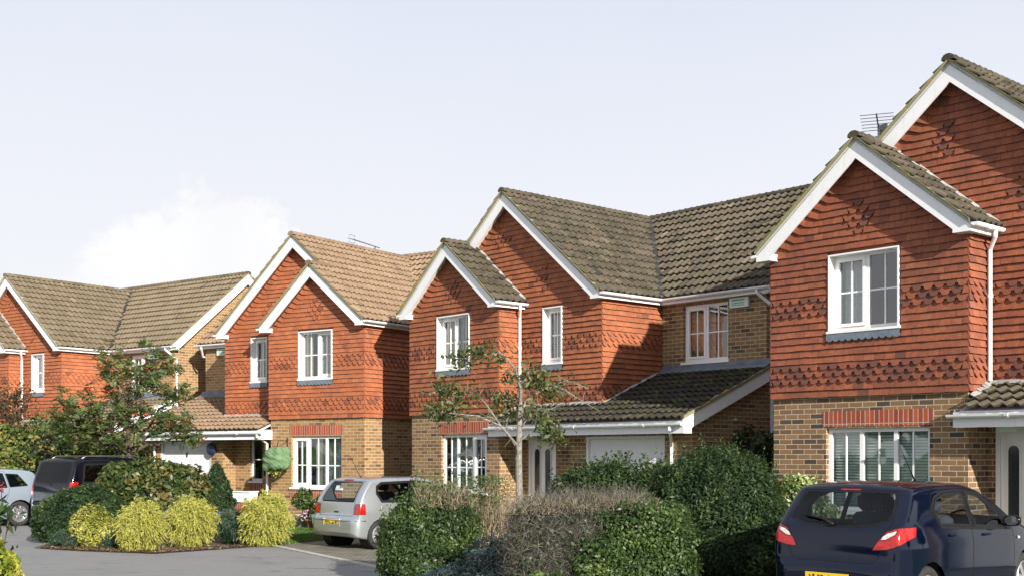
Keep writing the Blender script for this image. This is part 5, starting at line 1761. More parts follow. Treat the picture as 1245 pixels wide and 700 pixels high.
van['cuts'] = [
    ('tailgate', 'rear', [(-0.66, 0.72), (0.66, 0.72), (0.70, 1.10), (0.64, 1.715), (-0.64, 1.715), (-0.70, 1.10)], rear_t(0.36)),
    ('rear_window', 'rear', [(-0.62, 1.17), (0.62, 1.17), (0.66, 1.22), (0.61, 1.63), (0.56, 1.675), (-0.56, 1.675), (-0.61, 1.63), (-0.66, 1.22)], rear_t(0.36)),
    ('tail_light', 'rear', [(0.72, 0.85), (1.0, 0.85), (1.0, 1.20), (0.74, 1.20)], lambda c, n: c.y < 0.7 and n.y < -0.01 and c.x > 0),
    ('tail_light', 'rear', [(-0.72, 0.85), (-0.74, 1.20), (-1.0, 1.20), (-1.0, 0.85)], lambda c, n: c.y < 0.7 and n.y < -0.01 and c.x < 0),
    ('body', 'side', [(0.27, 0.80), (0.27, 1.25), (0.9, 1.25), (0.9, 0.80)], lambda c, n: abs(c.x) > 0.6 and abs(n.x) > 0.2),
    ('front_door', 'side', [(2.0, 0.32), (2.98, 0.32), (3.02, 1.10), (2.70, 1.58), (2.0, 1.68)], side_t),
    ('rear_door', 'side', [(1.25, 0.45), (1.35, 0.32), (2.0, 0.32), (2.0, 1.68), (1.15, 1.69)], side_t),
    ('window_trim', 'side', [(0.38, 1.165), (2.0, 1.145), (3.0, 1.115), (2.66, 1.56), (2.05, 1.66), (0.48, 1.635)], side_t),
    ('rear_quarter_window', 'side', [(0.40, 1.19), (1.06, 1.18), (1.06, 1.63), (0.50, 1.61)], side_t),
    ('side_window', 'side', [(1.20, 1.18), (1.94, 1.17), (1.94, 1.63), (1.20, 1.63)], side_t),
    ('front_window', 'side', [(2.06, 1.17), (2.94, 1.14), (2.64, 1.53), (2.06, 1.63)], side_t),
    ('windscreen', 'rear', [(-0.72, 1.20), (0.72, 1.20), (0.62, 1.66), (-0.62, 1.66)], lambda c, n: n.y > 0.3 and c.y > 2.6),
    ('headlight', 'rear', [(0.5, 0.72), (0.9, 0.76), (0.88, 0.98), (0.6, 0.95)], lambda c, n: c.y > 4.0 and n.y > 0.02 and c.x > 0),
    ('headlight', 'rear', [(-0.5, 0.72), (-0.6, 0.95), (-0.88, 0.98), (-0.9, 0.76)], lambda c, n: c.y > 4.0 and n.y > 0.02 and c.x < 0),
    ('arch', 'side', circle(0.85, 0.335, 0.385), lambda c, n: abs(c.x) > 0.5),
    ('arch', 'side', circle(3.45, 0.335, 0.385), lambda c, n: abs(c.x) > 0.5),
]
van['extras'] = [
    ('roof_rail', 'metal', lambda mb, X: mb.tube([(0.62, 0.50, 1.76), (0.62, 0.65, 1.83), (0.62, 2.10, 1.835), (0.62, 2.3, 1.75)], 0.016, 6)),
    ('roof_rail', 'metal', lambda mb, X: mb.tube([(-0.62, 0.50, 1.76), (-0.62, 0.65, 1.83), (-0.62, 2.10, 1.835), (-0.62, 2.3, 1.75)], 0.016, 6)),
    ('wiper', 'black', lambda mb, X: mb.tube([(0.0, 0.07, 1.13), (-0.2, 0.09, 1.18), (-0.5, 0.10, 1.19)], [0.016, 0.011, 0.007], 6)),
]
make_car('people_carrier', 'dark navy people carrier with roof rails, half hidden by shrubs', (-11.50, 29.3), R(35), van)

# --- pale blue-silver estate beyond it
pale = dict(
    L=4.5, W=1.8, H=1.50, belt=0.98, tumble=0.20, seat_y=1.9, dash_y=2.8, cr=0.10,
    prof=[(0.0, 0.45), (0.005, 0.60), (0.05, 0.68), (0.09, 0.98), (0.32, 1.34), (0.40, 1.42), (0.55, 1.455), (1.3, 1.50), (2.0, 1.495), (2.5, 1.42), (2.8, 1.30), (3.4, 1.02), (3.6, 0.97), (4.1, 0.86), (4.38, 0.72), (4.5, 0.5)],
    bot=[(0, 0.36), (0.15, 0.27), (0.6, 0.2), (4.0, 0.2), (4.5, 0.3)],
    plan=[(0, 0.74), (0.03, 0.83), (0.10, 0.91), (0.25, 0.96), (0.6, 0.995), (1.2, 1.0), (3.3, 1.0), (4.0, 0.92), (4.35, 0.78), (4.5, 0.55)],
    wheels=[(0.82, 0.325), (3.52, 0.325)], spokes=10, mirror=(2.95, 1.0), plate=(0, 0.01, 0.5),
    handles=[(1.5, 0.9), (2.35, 0.88)],
    mats=dict(window_trim='gloss_black', body='paint_pale', tailgate='paint_pale', front_door='paint_pale', rear_door='paint_pale', rear_window='carglass', side_window='carglass', front_window='carglass', windscreen='carglass', tail_light='lamp_red', mirror='paint_pale', handle='paint_pale', headlight='lamp_clear', rear_quarter_window='carglass'))
pale['cuts'] = [
    ('tailgate', 'rear', [(-0.56, 0.69), (0.56, 0.69), (0.62, 0.98), (0.56, 1.40), (-0.56, 1.40), (-0.62, 0.98)], rear_t(0.45)),
    ('rear_window', 'rear', [(-0.55, 1.0), (0.55, 1.0), (0.51, 1.36), (-0.51, 1.36)], rear_t(0.45)),
    ('tail_light', 'rear', [(0.60, 0.74), (0.95, 0.78), (0.95, 0.94), (0.64, 0.94)], lambda c, n: c.y < 0.38 and n.y < -0.02 and c.x > 0),
    ('tail_light', 'rear', [(-0.60, 0.74), (-0.64, 0.94), (-0.95, 0.94), (-0.95, 0.78)], lambda c, n: c.y < 0.38 and n.y < -0.02 and c.x < 0),
    ('front_door', 'side', [(2.0, 0.3), (3.1, 0.3), (3.16, 0.6), (3.1, 0.95), (2.75, 1.15), (2.45, 1.36), (2.0, 1.43)], side_t),
    ('rear_door', 'side', [(1.3, 0.42), (1.42, 0.3), (2.0, 0.3), (2.0, 1.43), (1.2, 1.43), (1.1, 0.95)], side_t),
    ('side_window', 'side', [(1.16, 1.02), (1.93, 1.0), (1.93, 1.38), (1.24, 1.38)], side_t),
    ('rear_quarter_window', 'side', [(0.60, 1.06), (1.08, 1.03), (1.16, 1.37), (0.84, 1.35)], side_t),
    ('front_window', 'side', [(2.05, 1.0), (2.96, 0.98), (2.70, 1.12), (2.40, 1.32), (2.05, 1.38)], side_t),
    ('windscreen', 'rear', [(-0.66, 1.04), (0.66, 1.04), (0.58, 1.40), (-0.58, 1.40)], lambda c, n: n.y > 0.3 and c.y > 2.3),
    ('headlight', 'rear', [(0.45, 0.6), (0.85, 0.66), (0.85, 0.80), (0.6, 0.80)], lambda c, n: c.y > 3.8 and n.y > 0.02 and c.x > 0),
    ('headlight', 'rear', [(-0.45, 0.6), (-0.6, 0.80), (-0.85, 0.80), (-0.85, 0.66)], lambda c, n: c.y > 3.8 and n.y > 0.02 and c.x < 0),
    ('arch', 'side', circle(0.82, 0.325, 0.37), lambda c, n: abs(c.x) > 0.5),
    ('arch', 'side', circle(3.52, 0.325, 0.37), lambda c, n: abs(c.x) > 0.5),
]
make_car('parked_car', 'pale blue-silver estate car parked beyond the dark people carrier', (-13.0, 32.08), R(220), pale)


# ------------------------------------------------------------------ planting
def lump(u, seed, amp=0.16, freq=3.0):
    r = np.random.default_rng(seed)
    s = np.zeros(len(u))
    for k in range(7):
        d = r.normal(size=3)
        d /= np.linalg.norm(d)
        f = freq * r.uniform(0.6, 2.0)
        s += np.sin(u @ d * f * 2.2 + r.uniform(0, 6.28)) / (1 + 0.5 * k)
    return 1 + amp * s / 2.2


def shell_points(blobs, n, seed, pw=2.0, depth=0.16, amp=0.16, freq=3.0, zmin=0.02):
    """random points in the outer shell of a set of lumpy blobs; returns points and outward normals"""
    r = np.random.default_rng(seed)
    area = np.array([b[3] * b[4] + b[4] * b[5] + b[3] * b[5] for b in blobs])
    pick = r.choice(len(blobs), size=n * 2, p=area / area.sum())
    u = r.normal(size=(n * 2, 3))
    u /= np.linalg.norm(u, axis=1)[:, None]
    B = np.array(blobs)[pick]
    k = (np.abs(u) ** pw).sum(1) ** (-1.0 / pw)
    rad = k * (1 - np.abs(r.normal(0, depth, n * 2)) + r.normal(0, 0.025, n * 2))
    for i in range(len(blobs)):
        m = pick == i
        rad[m] *= lump(u[m], seed * 13 + i, amp, freq)
    P = B[:, :3] + u * B[:, 3:6] * rad[:, None]
    N = u / B[:, 3:6]
    if pw > 2:
        N = np.sign(u) * np.abs(u) ** (pw - 1) / B[:, 3:6]
    N /= np.linalg.norm(N, axis=1)[:, None]
    keep = P[:, 2] > zmin
    for i, b in enumerate(blobs):                       # drop points buried deep in another blob
        q = (P - np.array(b[:3])) / np.array(b[3:6])
        inside = (np.abs(q) ** pw).sum(1) ** (1 / pw) < 0.6
        keep &= ~(inside & (pick != i))
    return P[keep][:n], N[keep][:n]


def clumps(P, seed, amt=0.30):
    """paler and darker patches of leaves, as whole young or old shoots"""
    g = np.random.default_rng(seed)
    s = np.zeros(len(P))
    for k in range(6):
        d = g.normal(size=3)
        d /= np.linalg.norm(d)
        s += np.sin(P @ d * g.uniform(5, 14) + g.uniform(0, 6.28))
    return amt * s / 2.4


def leaf_quads(P, N, size, aspect=0.5, wild=0.8, up=0.2, seed=0, vary=0.5):
    r = np.random.default_rng(seed)
    n = len(P)
    nn = N + r.normal(size=(n, 3)) * wild
    nn[:, 2] += up
    nn /= np.linalg.norm(nn, axis=1)[:, None] + 1e-9
    t = r.normal(size=(n, 3)) + N * 0.5
    t -= nn * (t * nn).sum(1)[:, None]
    t /= np.linalg.norm(t, axis=1)[:, None] + 1e-9
    s = np.cross(nn, t)
    L = size * r.uniform(1 - vary, 1 + vary, n)[:, None]
    Wd = L * aspect * 0.5
    bend = nn * L * 0.12
    a = P - t * L * 0.5
    b = P + s * Wd + bend
    c = P + t * L * 0.5
    d = P - s * Wd + bend
    V = np.stack([a, b, c, d], 1).reshape(-1, 3)
    F = np.arange(n * 4).reshape(-1, 4)
    return V, F


def ribbons(A, Dv, length, width, seed=0, segs=1, droop=0.0, wob=0.0):
    """thin tapering ribbons from points A along Dv; returns quads"""
    r = np.random.default_rng(seed)
    n = len(A)
    L = np.broadcast_to(np.asarray(length, float), (n,))[:, None]
    Dv = Dv / (np.linalg.norm(Dv, axis=1)[:, None] + 1e-9)
    s = np.cross(Dv, r.normal(size=(n, 3)))
    s /= np.linalg.norm(s, axis=1)[:, None] + 1e-9
    pts = []
    for k in range(segs + 1):
        t = k / segs
        p = A + Dv * L * t + np.array([0, 0, -1.0]) * (droop * L * t * t)
        if wob:
            p = p + r.normal(size=(n, 3)) * wob * L * t
        w = width * (1 - 0.75 * t)
        pts.append((p - s * w, p + s * w))
    V, F = [], []
    for k in range(segs + 1):
        V += [pts[k][0], pts[k][1]]
    V = np.stack(V, 1)                                   # n, 2(segs+1), 3
    m = 2 * (segs + 1)
    base = (np.arange(n) * m)[:, None]
    Fs = [base + np.array([2 * k, 2 * k + 1, 2 * k + 3, 2 * k + 2]) for k in range(segs)]
    return V.reshape(-1, 3), np.concatenate(Fs)


def core(name, blobs, parent, mat, k=0.78, pw=2.0, seed=0):  # solid filler; its dark colour stands in for shade behind the leaves
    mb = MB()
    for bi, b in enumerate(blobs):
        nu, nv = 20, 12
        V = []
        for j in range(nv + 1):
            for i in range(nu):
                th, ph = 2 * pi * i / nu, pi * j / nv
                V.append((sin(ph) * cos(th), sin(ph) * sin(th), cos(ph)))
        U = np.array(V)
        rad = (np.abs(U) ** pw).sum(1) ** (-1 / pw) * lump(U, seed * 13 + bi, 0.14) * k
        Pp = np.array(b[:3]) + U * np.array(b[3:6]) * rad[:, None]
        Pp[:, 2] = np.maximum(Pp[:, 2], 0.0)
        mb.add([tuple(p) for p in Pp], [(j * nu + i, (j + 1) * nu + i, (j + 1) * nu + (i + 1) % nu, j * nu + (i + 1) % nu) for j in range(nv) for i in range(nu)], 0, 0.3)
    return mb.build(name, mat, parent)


def rel(blobs, o):
    return [(b[0] - o[0], b[1] - o[1], b[2], b[3], b[4], b[5]) for b in blobs]


def bush(name, label, cat, blobs, n, size, leaf, seed, aspect=0.5, pw=2.0, amp=0.16, freq=3.0, wild=0.8, depth=0.16, group=None, cor=True, corm='inner', shoots=0, up=0.2):
    o = (blobs[0][0], blobs[0][1])
    root = empty(name, (o[0], o[1], 0))
    tag(root, label, cat, group)
    rb = rel(blobs, o)
    P, N = shell_points(rb, n, seed, pw, depth, amp, freq)
    V, F = leaf_quads(P, N, size, aspect, wild, up, seed)
    rr = np.random.default_rng(seed + 1)
    rnd = np.clip(rr.beta(2, 2.2, len(F)) + clumps(P, seed), 0, 1)
    if shoots:                                           # loose young shoots standing out of the clipped outline
        top = P[(N[:, 2] > 0.25)]
        A = top[rr.choice(len(top), shoots)]
        D_ = np.array([0, 0, 1.0]) + rr.normal(size=(shoots, 3)) * 0.35
        Ln = rr.uniform(0.10, 0.28, shoots)
        pts, nr = [], []
        for k in range(9):
            pts.append(A + D_ * (Ln * k / 8)[:, None] + rr.normal(size=(shoots, 3)) * 0.012)
            nr.append(rr.normal(size=(shoots, 3)))
        V2, F2 = leaf_quads(np.concatenate(pts), np.concatenate(nr), size * 0.9, aspect, 1.0, 0, seed + 3)
        F = np.concatenate([F, F2 + len(V)])
        V = np.concatenate([V, V2])
        rnd = np.concatenate([rnd, rr.uniform(0.4, 1.0, len(F2))])
    np_mesh('foliage', V, F, rnd, LEAF[leaf], root)
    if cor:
        core('dark_core', rb, root, LEAF[corm], 0.74, pw, seed)
    return root, P, N


# clipped hedge with a browned top, beside the silver car
hb = [(-1.12, 17.2, 0.70, 0.62, 0.60, 0.72), (-1.52, 17.0, 0.50, 0.42, 0.50, 0.55), (-1.3, 16.7, 0.35, 0.5, 0.4, 0.42)]
root, P, N = bush('hedge', 'green clipped hedge with a dry brown top beside the silver hatchback', 'hedge', hb, 32000, 0.048, 'privet', 21, 0.55, 2.5, 0.15, 3.4, shoots=200)
r_ = np.random.default_rng(5)
q = P[(P[:, 2] > 1.14) & (N[:, 2] > 0.1) & (P[:, 0] > -0.25)]
A = q[r_.choice(len(q), 3800)] - np.array([0, 0, 0.05])
V, F = ribbons(A, np.array([0, 0, 0.9]) + r_.normal(size=(3800, 3)) * 0.6, r_.uniform(0.06, 0.17, 3800), 0.0045, 6, 2, 0.0, 0.08)
np_mesh('dry_twigs', V, F, r_.uniform(0, 1, len(F)), LEAF['drytwig'], root)

# long hedge: dead and twiggy at one end, green at the other
hb = [(1.08, 14.8, 0.645, 1.11, 0.55, 0.675)]
o = (1.08, 14.8)
root = empty('hedge', (o[0], o[1], 0))
tag(root, 'long clipped hedge, bare brown twigs at one end, green at the other', 'hedge')
P, N = shell_points(rel(hb, o), 60000, 31, 6.0, 0.10, 0.05, 4.0)
r_ = np.random.default_rng(8)
edge = 0.10 + 0.22 * np.sin(P[:, 2] * 3.1) + 0.16 * np.sin(P[:, 2] * 9 + P[:, 0] * 7) - 0.15 * (P[:, 2] < 0.5)
g = (P[:, 0] + r_.normal(0, 0.10, len(P)) > edge) & ((P[:, 2] < 1.20) | (P[:, 0] > 0.55))
sparse = (~g) & (r_.uniform(0, 1, len(P)) < 0.10)
Pg, Ng = P[g | sparse], N[g | sparse]
Pg = Pg + Ng * (0.05 * np.sin(Pg[:, 0:1] * 9) * np.sin(Pg[:, 2:3] * 8))
V, F = leaf_quads(Pg, Ng, 0.048, 0.55, 0.8, 0.2, 32)
hb2 = [(1.58, 14.62, 0.62, 0.66, 0.58, 0.66), (1.15, 14.5, 0.45, 0.45, 0.42, 0.50)]
P2, N2 = shell_points(rel(hb2, o), 26000, 33, 3.0, 0.12, 0.14, 3.4)
V2, F2 = leaf_quads(P2, N2, 0.048, 0.55, 0.8, 0.2, 34)
F = np.concatenate([F, F2 + len(V)])
V = np.concatenate([V, V2])
np_mesh('foliage', V, F, np.clip(r_.beta(2, 2.0, len(F)) + clumps(V[::4], 35), 0, 1), LEAF['privet'], root)
b = P[~g]
A = b[r_.choice(len(b), 13000)] - N[~g][r_.choice(len(b), 13000)] * 0.0
V, F = ribbons(A, r_.normal(size=(13000, 3)) + np.array([0.1, -0.15, 0.75]), r_.uniform(0.08, 0.30, 13000), 0.0026, 9, 3, 0.08, 0.10)
np_mesh('bare_twigs', V, F, r_.uniform(0, 1, len(F)), LEAF['twig'], root)
t = P[(P[:, 2] > 1.19) & (P[:, 0] < 0.75)]
k = 9000
A = t[r_.choice(len(t), k)] - np.array([0, 0, 0.05])
V, F = ribbons(A, np.array([0, 0, 1.0]) + r_.normal(size=(k, 3)) * 0.6, r_.uniform(0.04, 0.12, k), 0.0032, 10, 2, 0.0, 0.08)
np_mesh('dry_twigs', V, F, r_.uniform(0, 1, len(F)), LEAF['drytwig'], root)
core('dark_core', rel(hb, o), root, LEAF['inner'], 0.86, 6.0, 31)

# upright twiggy shrub between the two hedges
root = empty('shrub', (-0.38, 18.6, 0))
tag(root, 'upright twiggy half-bare shrub in the gap between the two hedges', 'shrub')
k = 1500
A = np.stack([r_.normal(0, 0.14, k), r_.normal(0, 0.12, k), r_.uniform(0.0, 0.9, k)], 1)
A[:, 0] *= 0.6 + A[:, 2] * 0.9
Dv = np.stack([r_.normal(0.06, 0.18, k), r_.normal(0, 0.18, k), np.ones(k)], 1)
V, F = ribbons(A, Dv, r_.uniform(0.25, 0.7, k), 0.005, 12, 4, 0.05, 0.03)
np_mesh('bare_twigs', V, F, r_.uniform(0, 1, len(F)), LEAF['drytwig'], root)
k = 5200
Pp = np.stack([r_.normal(-0.05, 0.20, k), r_.normal(0, 0.18, k), r_.uniform(0.1, 1.55, k)], 1)
V, F = leaf_quads(Pp, r_.normal(size=(k, 3)), 0.04, 0.4, 1.0, 0.3, 14)
np_mesh('foliage', V, F, r_.uniform(0, 1, k), LEAF['privet'], root)

bush('shrub', 'low blue-grey juniper at the foot of the long hedge', 'shrub', [(-0.10, 15.6, 0.36, 0.55, 0.5, 0.46), (0.25, 15.3, 0.25, 0.4, 0.4, 0.30), (-0.75, 16.1, 0.16, 0.55, 0.35, 0.22)], 17000, 0.055, 'blue', 41, 0.22, wild=0.6, amp=0.3, freq=5)
bush('shrub', 'small bright leafy plant before the long hedge', 'shrub', [(0.30, 13.9, 0.22, 0.34, 0.3, 0.27)], 1800, 0.06, 'privet', 43, 0.5, amp=0.3)
bush('shrub', 'big rounded dark evergreen bush beside the dark blue hatchback', 'shrub', [(3.02, 17.3, 0.98, 1.02, 0.92, 1.00), (3.55, 17.0, 0.62, 0.66, 0.7, 0.64), (2.5, 17.2, 1.05, 0.6, 0.6, 0.75), (3.0, 16.6, 0.40, 0.95, 0.5, 0.42)], 70000, 0.062, 'dark', 51, 0.36, amp=0.09, freq=4, wild=0.75, shoots=420, up=0.5)
bush('shrub', 'dark glossy evergreen shrub before the white garage door with chevron moulding', 'shrub', [(1.65, 20.2, 0.90, 0.80, 0.7, 0.90), (1.10, 20.0, 0.80, 0.55, 0.55, 0.85), (2.35, 20.0, 0.85, 0.5, 0.5, 0.9)], 15000, 0.085, 'dark', 53, 0.42, amp=0.16, freq=4, shoots=220, up=0.5)
bush('shrub', 'cream-variegated shrub between the dark bush and the brick wall', 'shrub', [(4.55, 18.7, 0.85, 0.48, 0.45, 0.70), (4.9, 18.5, 0.55, 0.4, 0.4, 0.55)], 6500, 0.07, 'varieg', 57, 0.55)
bush('shrub', 'shaded climber against the brick side wall of the mossy-roofed house', 'shrub', [(4.95, 24.7, 1.3, 0.6, 0.4, 1.05), (5.5, 25.1, 1.2, 0.5, 0.4, 1.15)], 6500, 0.10, 'dark', 59, 0.55, amp=0.25)


# golden thread-leaved cypresses
def gold_shrub(x, y, r, h, seed, label):
    root = empty('golden_shrub', (x, y, 0))
    tag(root, label, 'shrub', 'golden shrubs in the planting bed')
    g = np.random.default_rng(seed)
    n = 3800
    u = g.normal(size=(n, 3))
    u[:, 2] = u[:, 2] * 0.85 + 0.22
    u /= np.linalg.norm(u, axis=1)[:, None]
    k = g.uniform(0.55, 0.97, n)[:, None] * lump(u, seed, 0.22, 5)[:, None]
    P = np.array([0, 0, h * 0.50]) + u * np.array([r, r, h * 0.50]) * k
    P[:, 2] = np.maximum(P[:, 2], 0.06)
    D_ = u + np.array([0, 0, 0.22]) + g.normal(size=(n, 3)) * 0.62
    Ln = g.uniform(0.05, 0.15, n)
    V, F = ribbons(P, D_, Ln, 0.007, seed, 4, 0.8, 0.05)
    m = 17000
    i = g.choice(n, m)
    t = g.uniform(0.15, 1.0, m)[:, None]
    Dn = D_[i] / np.linalg.norm(D_[i], axis=1)[:, None]
    A = P[i] + Dn * Ln[i][:, None] * t + np.array([0, 0, -1.0]) * 0.8 * Ln[i][:, None] * t * t
    V2, F2 = ribbons(A, Dn + g.normal(size=(m, 3)) * 0.7 - np.array([0, 0, 0.3]), g.uniform(0.025, 0.07, m), 0.0065, seed + 1, 1, 0.25)
    ok = np.concatenate([V, V2])
    ok[:, 2] = np.maximum(ok[:, 2], 0.015)
    F = np.concatenate([F, F2 + len(V)])
    np_mesh('foliage', ok, F, np.clip(g.normal(0.55, 0.25, len(F)), 0, 1), LEAF['gold'], root)
    core('dark_core', [(0, 0, h * 0.42, r * 0.8, r * 0.8, h * 0.48)], root, LEAF['juniper'], 0.78, 2, seed)


bush('golden_shrub', 'smallest and yellowest golden shrub, next to the dark green shrub', 'shrub', [(-8.50, 23.9, 0.40, 0.44, 0.42, 0.42), (-8.3, 23.8, 0.25, 0.35, 0.35, 0.28)], 9000, 0.062, 'gold', 61, 0.26, amp=0.2, freq=5, wild=0.6, group='golden shrubs in the planting bed', up=0.5)
gold_shrub(-7.20, 22.95, 0.41, 0.98, 62, 'golden shrub standing forward on the kerbless bed edge, second from the dark shrub')
gold_shrub(-6.52, 24.0, 0.45, 1.00, 63, 'golden shrub between another golden shrub and the green junipers')
gold_shrub(-5.02, 24.15, 0.48, 1.10, 64, 'golden shrub alone beside the lawn under the green covered basket')

bush('shrub', 'dense dark green shrub screening the dark people carrier', 'shrub', [(-9.30, 25.6, 0.60, 0.85, 0.8, 0.62), (-9.75, 25.3, 0.45, 0.5, 0.6, 0.5), (-8.75, 25.3, 0.5, 0.55, 0.6, 0.55)], 26000, 0.075, 'dark', 71, 0.5, amp=0.12)
bush('shrub', 'large bronzed laurel bush before the white garage door with the blue disc', 'shrub', [(-8.25, 27.2, 0.88, 1.05, 0.7, 0.86), (-8.95, 27.2, 0.93, 0.55, 0.6, 0.76), (-7.55, 27.2, 0.83, 0.6, 0.6, 0.78)], 15000, 0.115, 'laurel', 73, 0.5, pw=2.6, amp=0.08, up=0.5)
bush('shrub', 'spreading green juniper between two golden shrubs', 'shrub', [(-5.85, 25.0, 0.35, 0.50, 0.5, 0.42), (-5.6, 24.6, 0.2, 0.4, 0.4, 0.3)], 11000, 0.055, 'juniper', 75, 0.22, amp=0.3, freq=5, wild=0.6)
bush('shrub', 'low juniper at the foot of the smallest golden shrub', 'shrub', [(-8.95, 23.85, 0.14, 0.38, 0.35, 0.20), (-8.0, 23.7, 0.12, 0.3, 0.3, 0.2)], 6000, 0.05, 'juniper', 77, 0.22, amp=0.3, freq=5)
bush('hedge', 'mottled gold and green hedge behind the parked people carrier', 'hedge', [(-12.9, 34.0, 1.5, 1.9, 0.9, 1.40), (-14.6, 33.8, 1.4, 1.2, 0.9, 1.3), (-11.3, 34.2, 1.3, 0.9, 0.7, 1.2)], 17000, 0.13, 'hedgegold', 79, 0.55, amp=0.15)
bush('shrub', 'sunlit yellow-green bush at the near edge of the road', 'shrub', [(-5.80, 13.0, 0.45, 0.36, 0.4, 0.50), (-6.1, 13.2, 0.6, 0.4, 0.4, 0.5)], 4200, 0.075, 'lime', 81, 0.6, amp=0.2)

# dark leaved plant with red heads above that bush
root = empty('flowering_plant', (-5.90, 13.55, 0))
tag(root, 'tall dark-leaved plant with red flower heads at the road edge', 'plant')
mb = MB()
PP, NN, BB = [], [], []
for k in range(5):
    a = r_.uniform(0, 6.28)
    top = (0.30 * cos(a) * r_.uniform(0.3, 1), 0.25 * sin(a), r_.uniform(1.05, 1.6))
    mb.tube([(0, 0, 0.0), (top[0] * 0.4, top[1] * 0.4, top[2] * 0.6), top], [0.012, 0.009, 0.005], 5)
    for j in range(30):
        t = r_.uniform(0.35, 1.0)
        PP.append((top[0] * t + r_.normal(0, 0.06), top[1] * t + r_.normal(0, 0.06), top[2] * t))
    for j in range(6 if k < 2 else 0):
        BB.append((top[0] + r_.normal(0, 0.035), top[1] + r_.normal(0, 0.035), top[2] + r_.normal(0.01, 0.03)))
mb.build('stem', M['bark'], root)
V, F = leaf_quads(np.array(PP), r_.normal(size=(len(PP), 3)), 0.14, 0.35, 0.6, 0.3, 4)
np_mesh('foliage', V, F, r_.uniform(0, 1, len(F)), LEAF['dark'], root)
V, F = leaf_quads(np.array(BB), r_.normal(size=(len(BB), 3)), 0.035, 0.9, 0.6, 0.3, 5)
np_mesh('flower_head', V, F, r_.uniform(0, 1, len(F)), LEAF['berry'], root)

# cone-shaped conifer in a pot
root = empty('potted_conifer', (-7.50, 30.0, 0))
tag(root, 'clipped cone-shaped conifer in a grey pot before the brick porch', 'potted plant')
mb = MB()
mb.lathe([(0.001, 0.0), (0.17, 0.0), (0.22, 0.40), (0.25, 0.42), (0.25, 0.47), (0.21, 0.47), (0.20, 0.42), (0.001, 0.42)], lambda a, b, z: (a, b, z), 24)
mb.build('pot', M['lead'], root, True)
k = 8000
zz = 1 - r_.uniform(0, 1, k) ** 0.6
a = r_.uniform(0, 2 * pi, k)
rad = 0.50 * (1 - zz) ** 0.72 * np.minimum(1, zz * 6 + 0.6) * (1 - np.abs(r_.normal(0, 0.13, k)) + 0.10 * np.sin(a * 5 + zz * 13) + 0.06 * np.sin(a * 3 - zz * 31))
P = np.stack([rad * np.cos(a), rad * np.sin(a), 0.50 + 1.16 * zz], 1)
N = np.stack([np.cos(a), np.sin(a), np.full(k, 0.35)], 1)
V, F = leaf_quads(P + r_.normal(size=P.shape) * 0.02, N, 0.075, 0.4, 0.9, 0.4, 15)
np_mesh('foliage', V, F, r_.beta(2, 2, k), LEAF['dark'], root)
mb = MB()
mb.tube([(0, 0, 0.42), (0, 0, 1.5)], [0.16, 0.02], 10)
mb.build('trunk', M['bark'], root)

# plants and pots under the bay of the tan-roofed house
root = empty('flower_pot', (-5.10, 29.9, 0))
tag(root, 'terracotta pot of mauve flowers at the lawn edge', 'potted plant')
mb = MB()
mb.lathe([(0.001, 0.0), (0.10, 0.0), (0.14, 0.20), (0.155, 0.20), (0.155, 0.24), (0.001, 0.22)], lambda a, b, z: (a, b, z), 18)
mb.build('pot', plain('terracotta', (0.42, 0.20, 0.11), 0.8, 0.15), root, True)
P, N = shell_points([(-0.03, 0, 0.34, 0.22, 0.2, 0.15)], 360, 83, zmin=0.15)
V, F = leaf_quads(P, N, 0.06, 0.7, 0.8, 0.3, 16)
np_mesh('flower_head', V, F, r_.uniform(0, 1, len(F)), LEAF['flower'], root)
V, F = leaf_quads(P * 0.9 + np.array([0, 0, 0.02]), N, 0.07, 0.45, 1.0, 0.3, 17)
np_mesh('foliage', V, F, r_.uniform(0, 0.8, len(F)), LEAF['privet'], root)
root = empty('planter', (-4.78, 29.7, 0))
tag(root, 'green square tub with a leafy shrub behind the silver hatchback', 'potted plant')
mb = MB()
mb.add([(-0.17, -0.17, 0), (0.17, -0.17, 0), (0.17, 0.17, 0), (-0.17, 0.17, 0), (-0.23, -0.23, 0.38), (0.23, -0.23, 0.38), (0.23, 0.23, 0.38), (-0.23, 0.23, 0.38), (-0.20, -0.20, 0.38), (0.20, -0.20, 0.38), (0.20, 0.20, 0.38), (-0.20, 0.20, 0.38)],
       [(3, 2, 1, 0), (0, 1, 5, 4), (1, 2, 6, 5), (2, 3, 7, 6), (3, 0, 4, 7), (4, 5, 9, 8), (5, 6, 10, 9), (6, 7, 11, 10), (7, 4, 8, 11), (8, 9, 10, 11)])
mb.build('tub', plain('green glazed tub', (0.12, 0.22, 0.15), 0.4, 0.1), root)
P, N = shell_points([(0, 0, 0.58, 0.30, 0.28, 0.26)], 1700, 85, amp=0.25)
V, F = leaf_quads(P, N, 0.07, 0.5, 0.8, 0.3, 18)
np_mesh('foliage', V, F, r_.uniform(0.2, 1, len(F)), LEAF['laurel'], root)
root = empty('flower_pot', (-5.38, 30.3, 0))
tag(root, 'pale stone pot with a small rose bush under the ground window', 'potted plant')
mb = MB()
mb.lathe([(0.001, 0.0), (0.15, 0.0), (0.19, 0.30), (0.21, 0.31), (0.21, 0.36), (0.001, 0.33)], lambda a, b, z: (a, b, z), 18)
mb.build('pot', M['kerb'], root, True)
P, N = shell_points([(0.05, 0, 0.72, 0.26, 0.24, 0.28)], 1100, 87, amp=0.3)
V, F = leaf_quads(P, N, 0.08, 0.5, 0.8, 0.3, 19)
np_mesh('foliage', V, F, r_.uniform(0, 1, len(F)), LEAF['privet'], root)
mb = MB()
mb.tube([(0, 0, 0.3), (0.03, 0, 0.65)], 0.012, 5)
mb.build('stem', M['bark'], root)


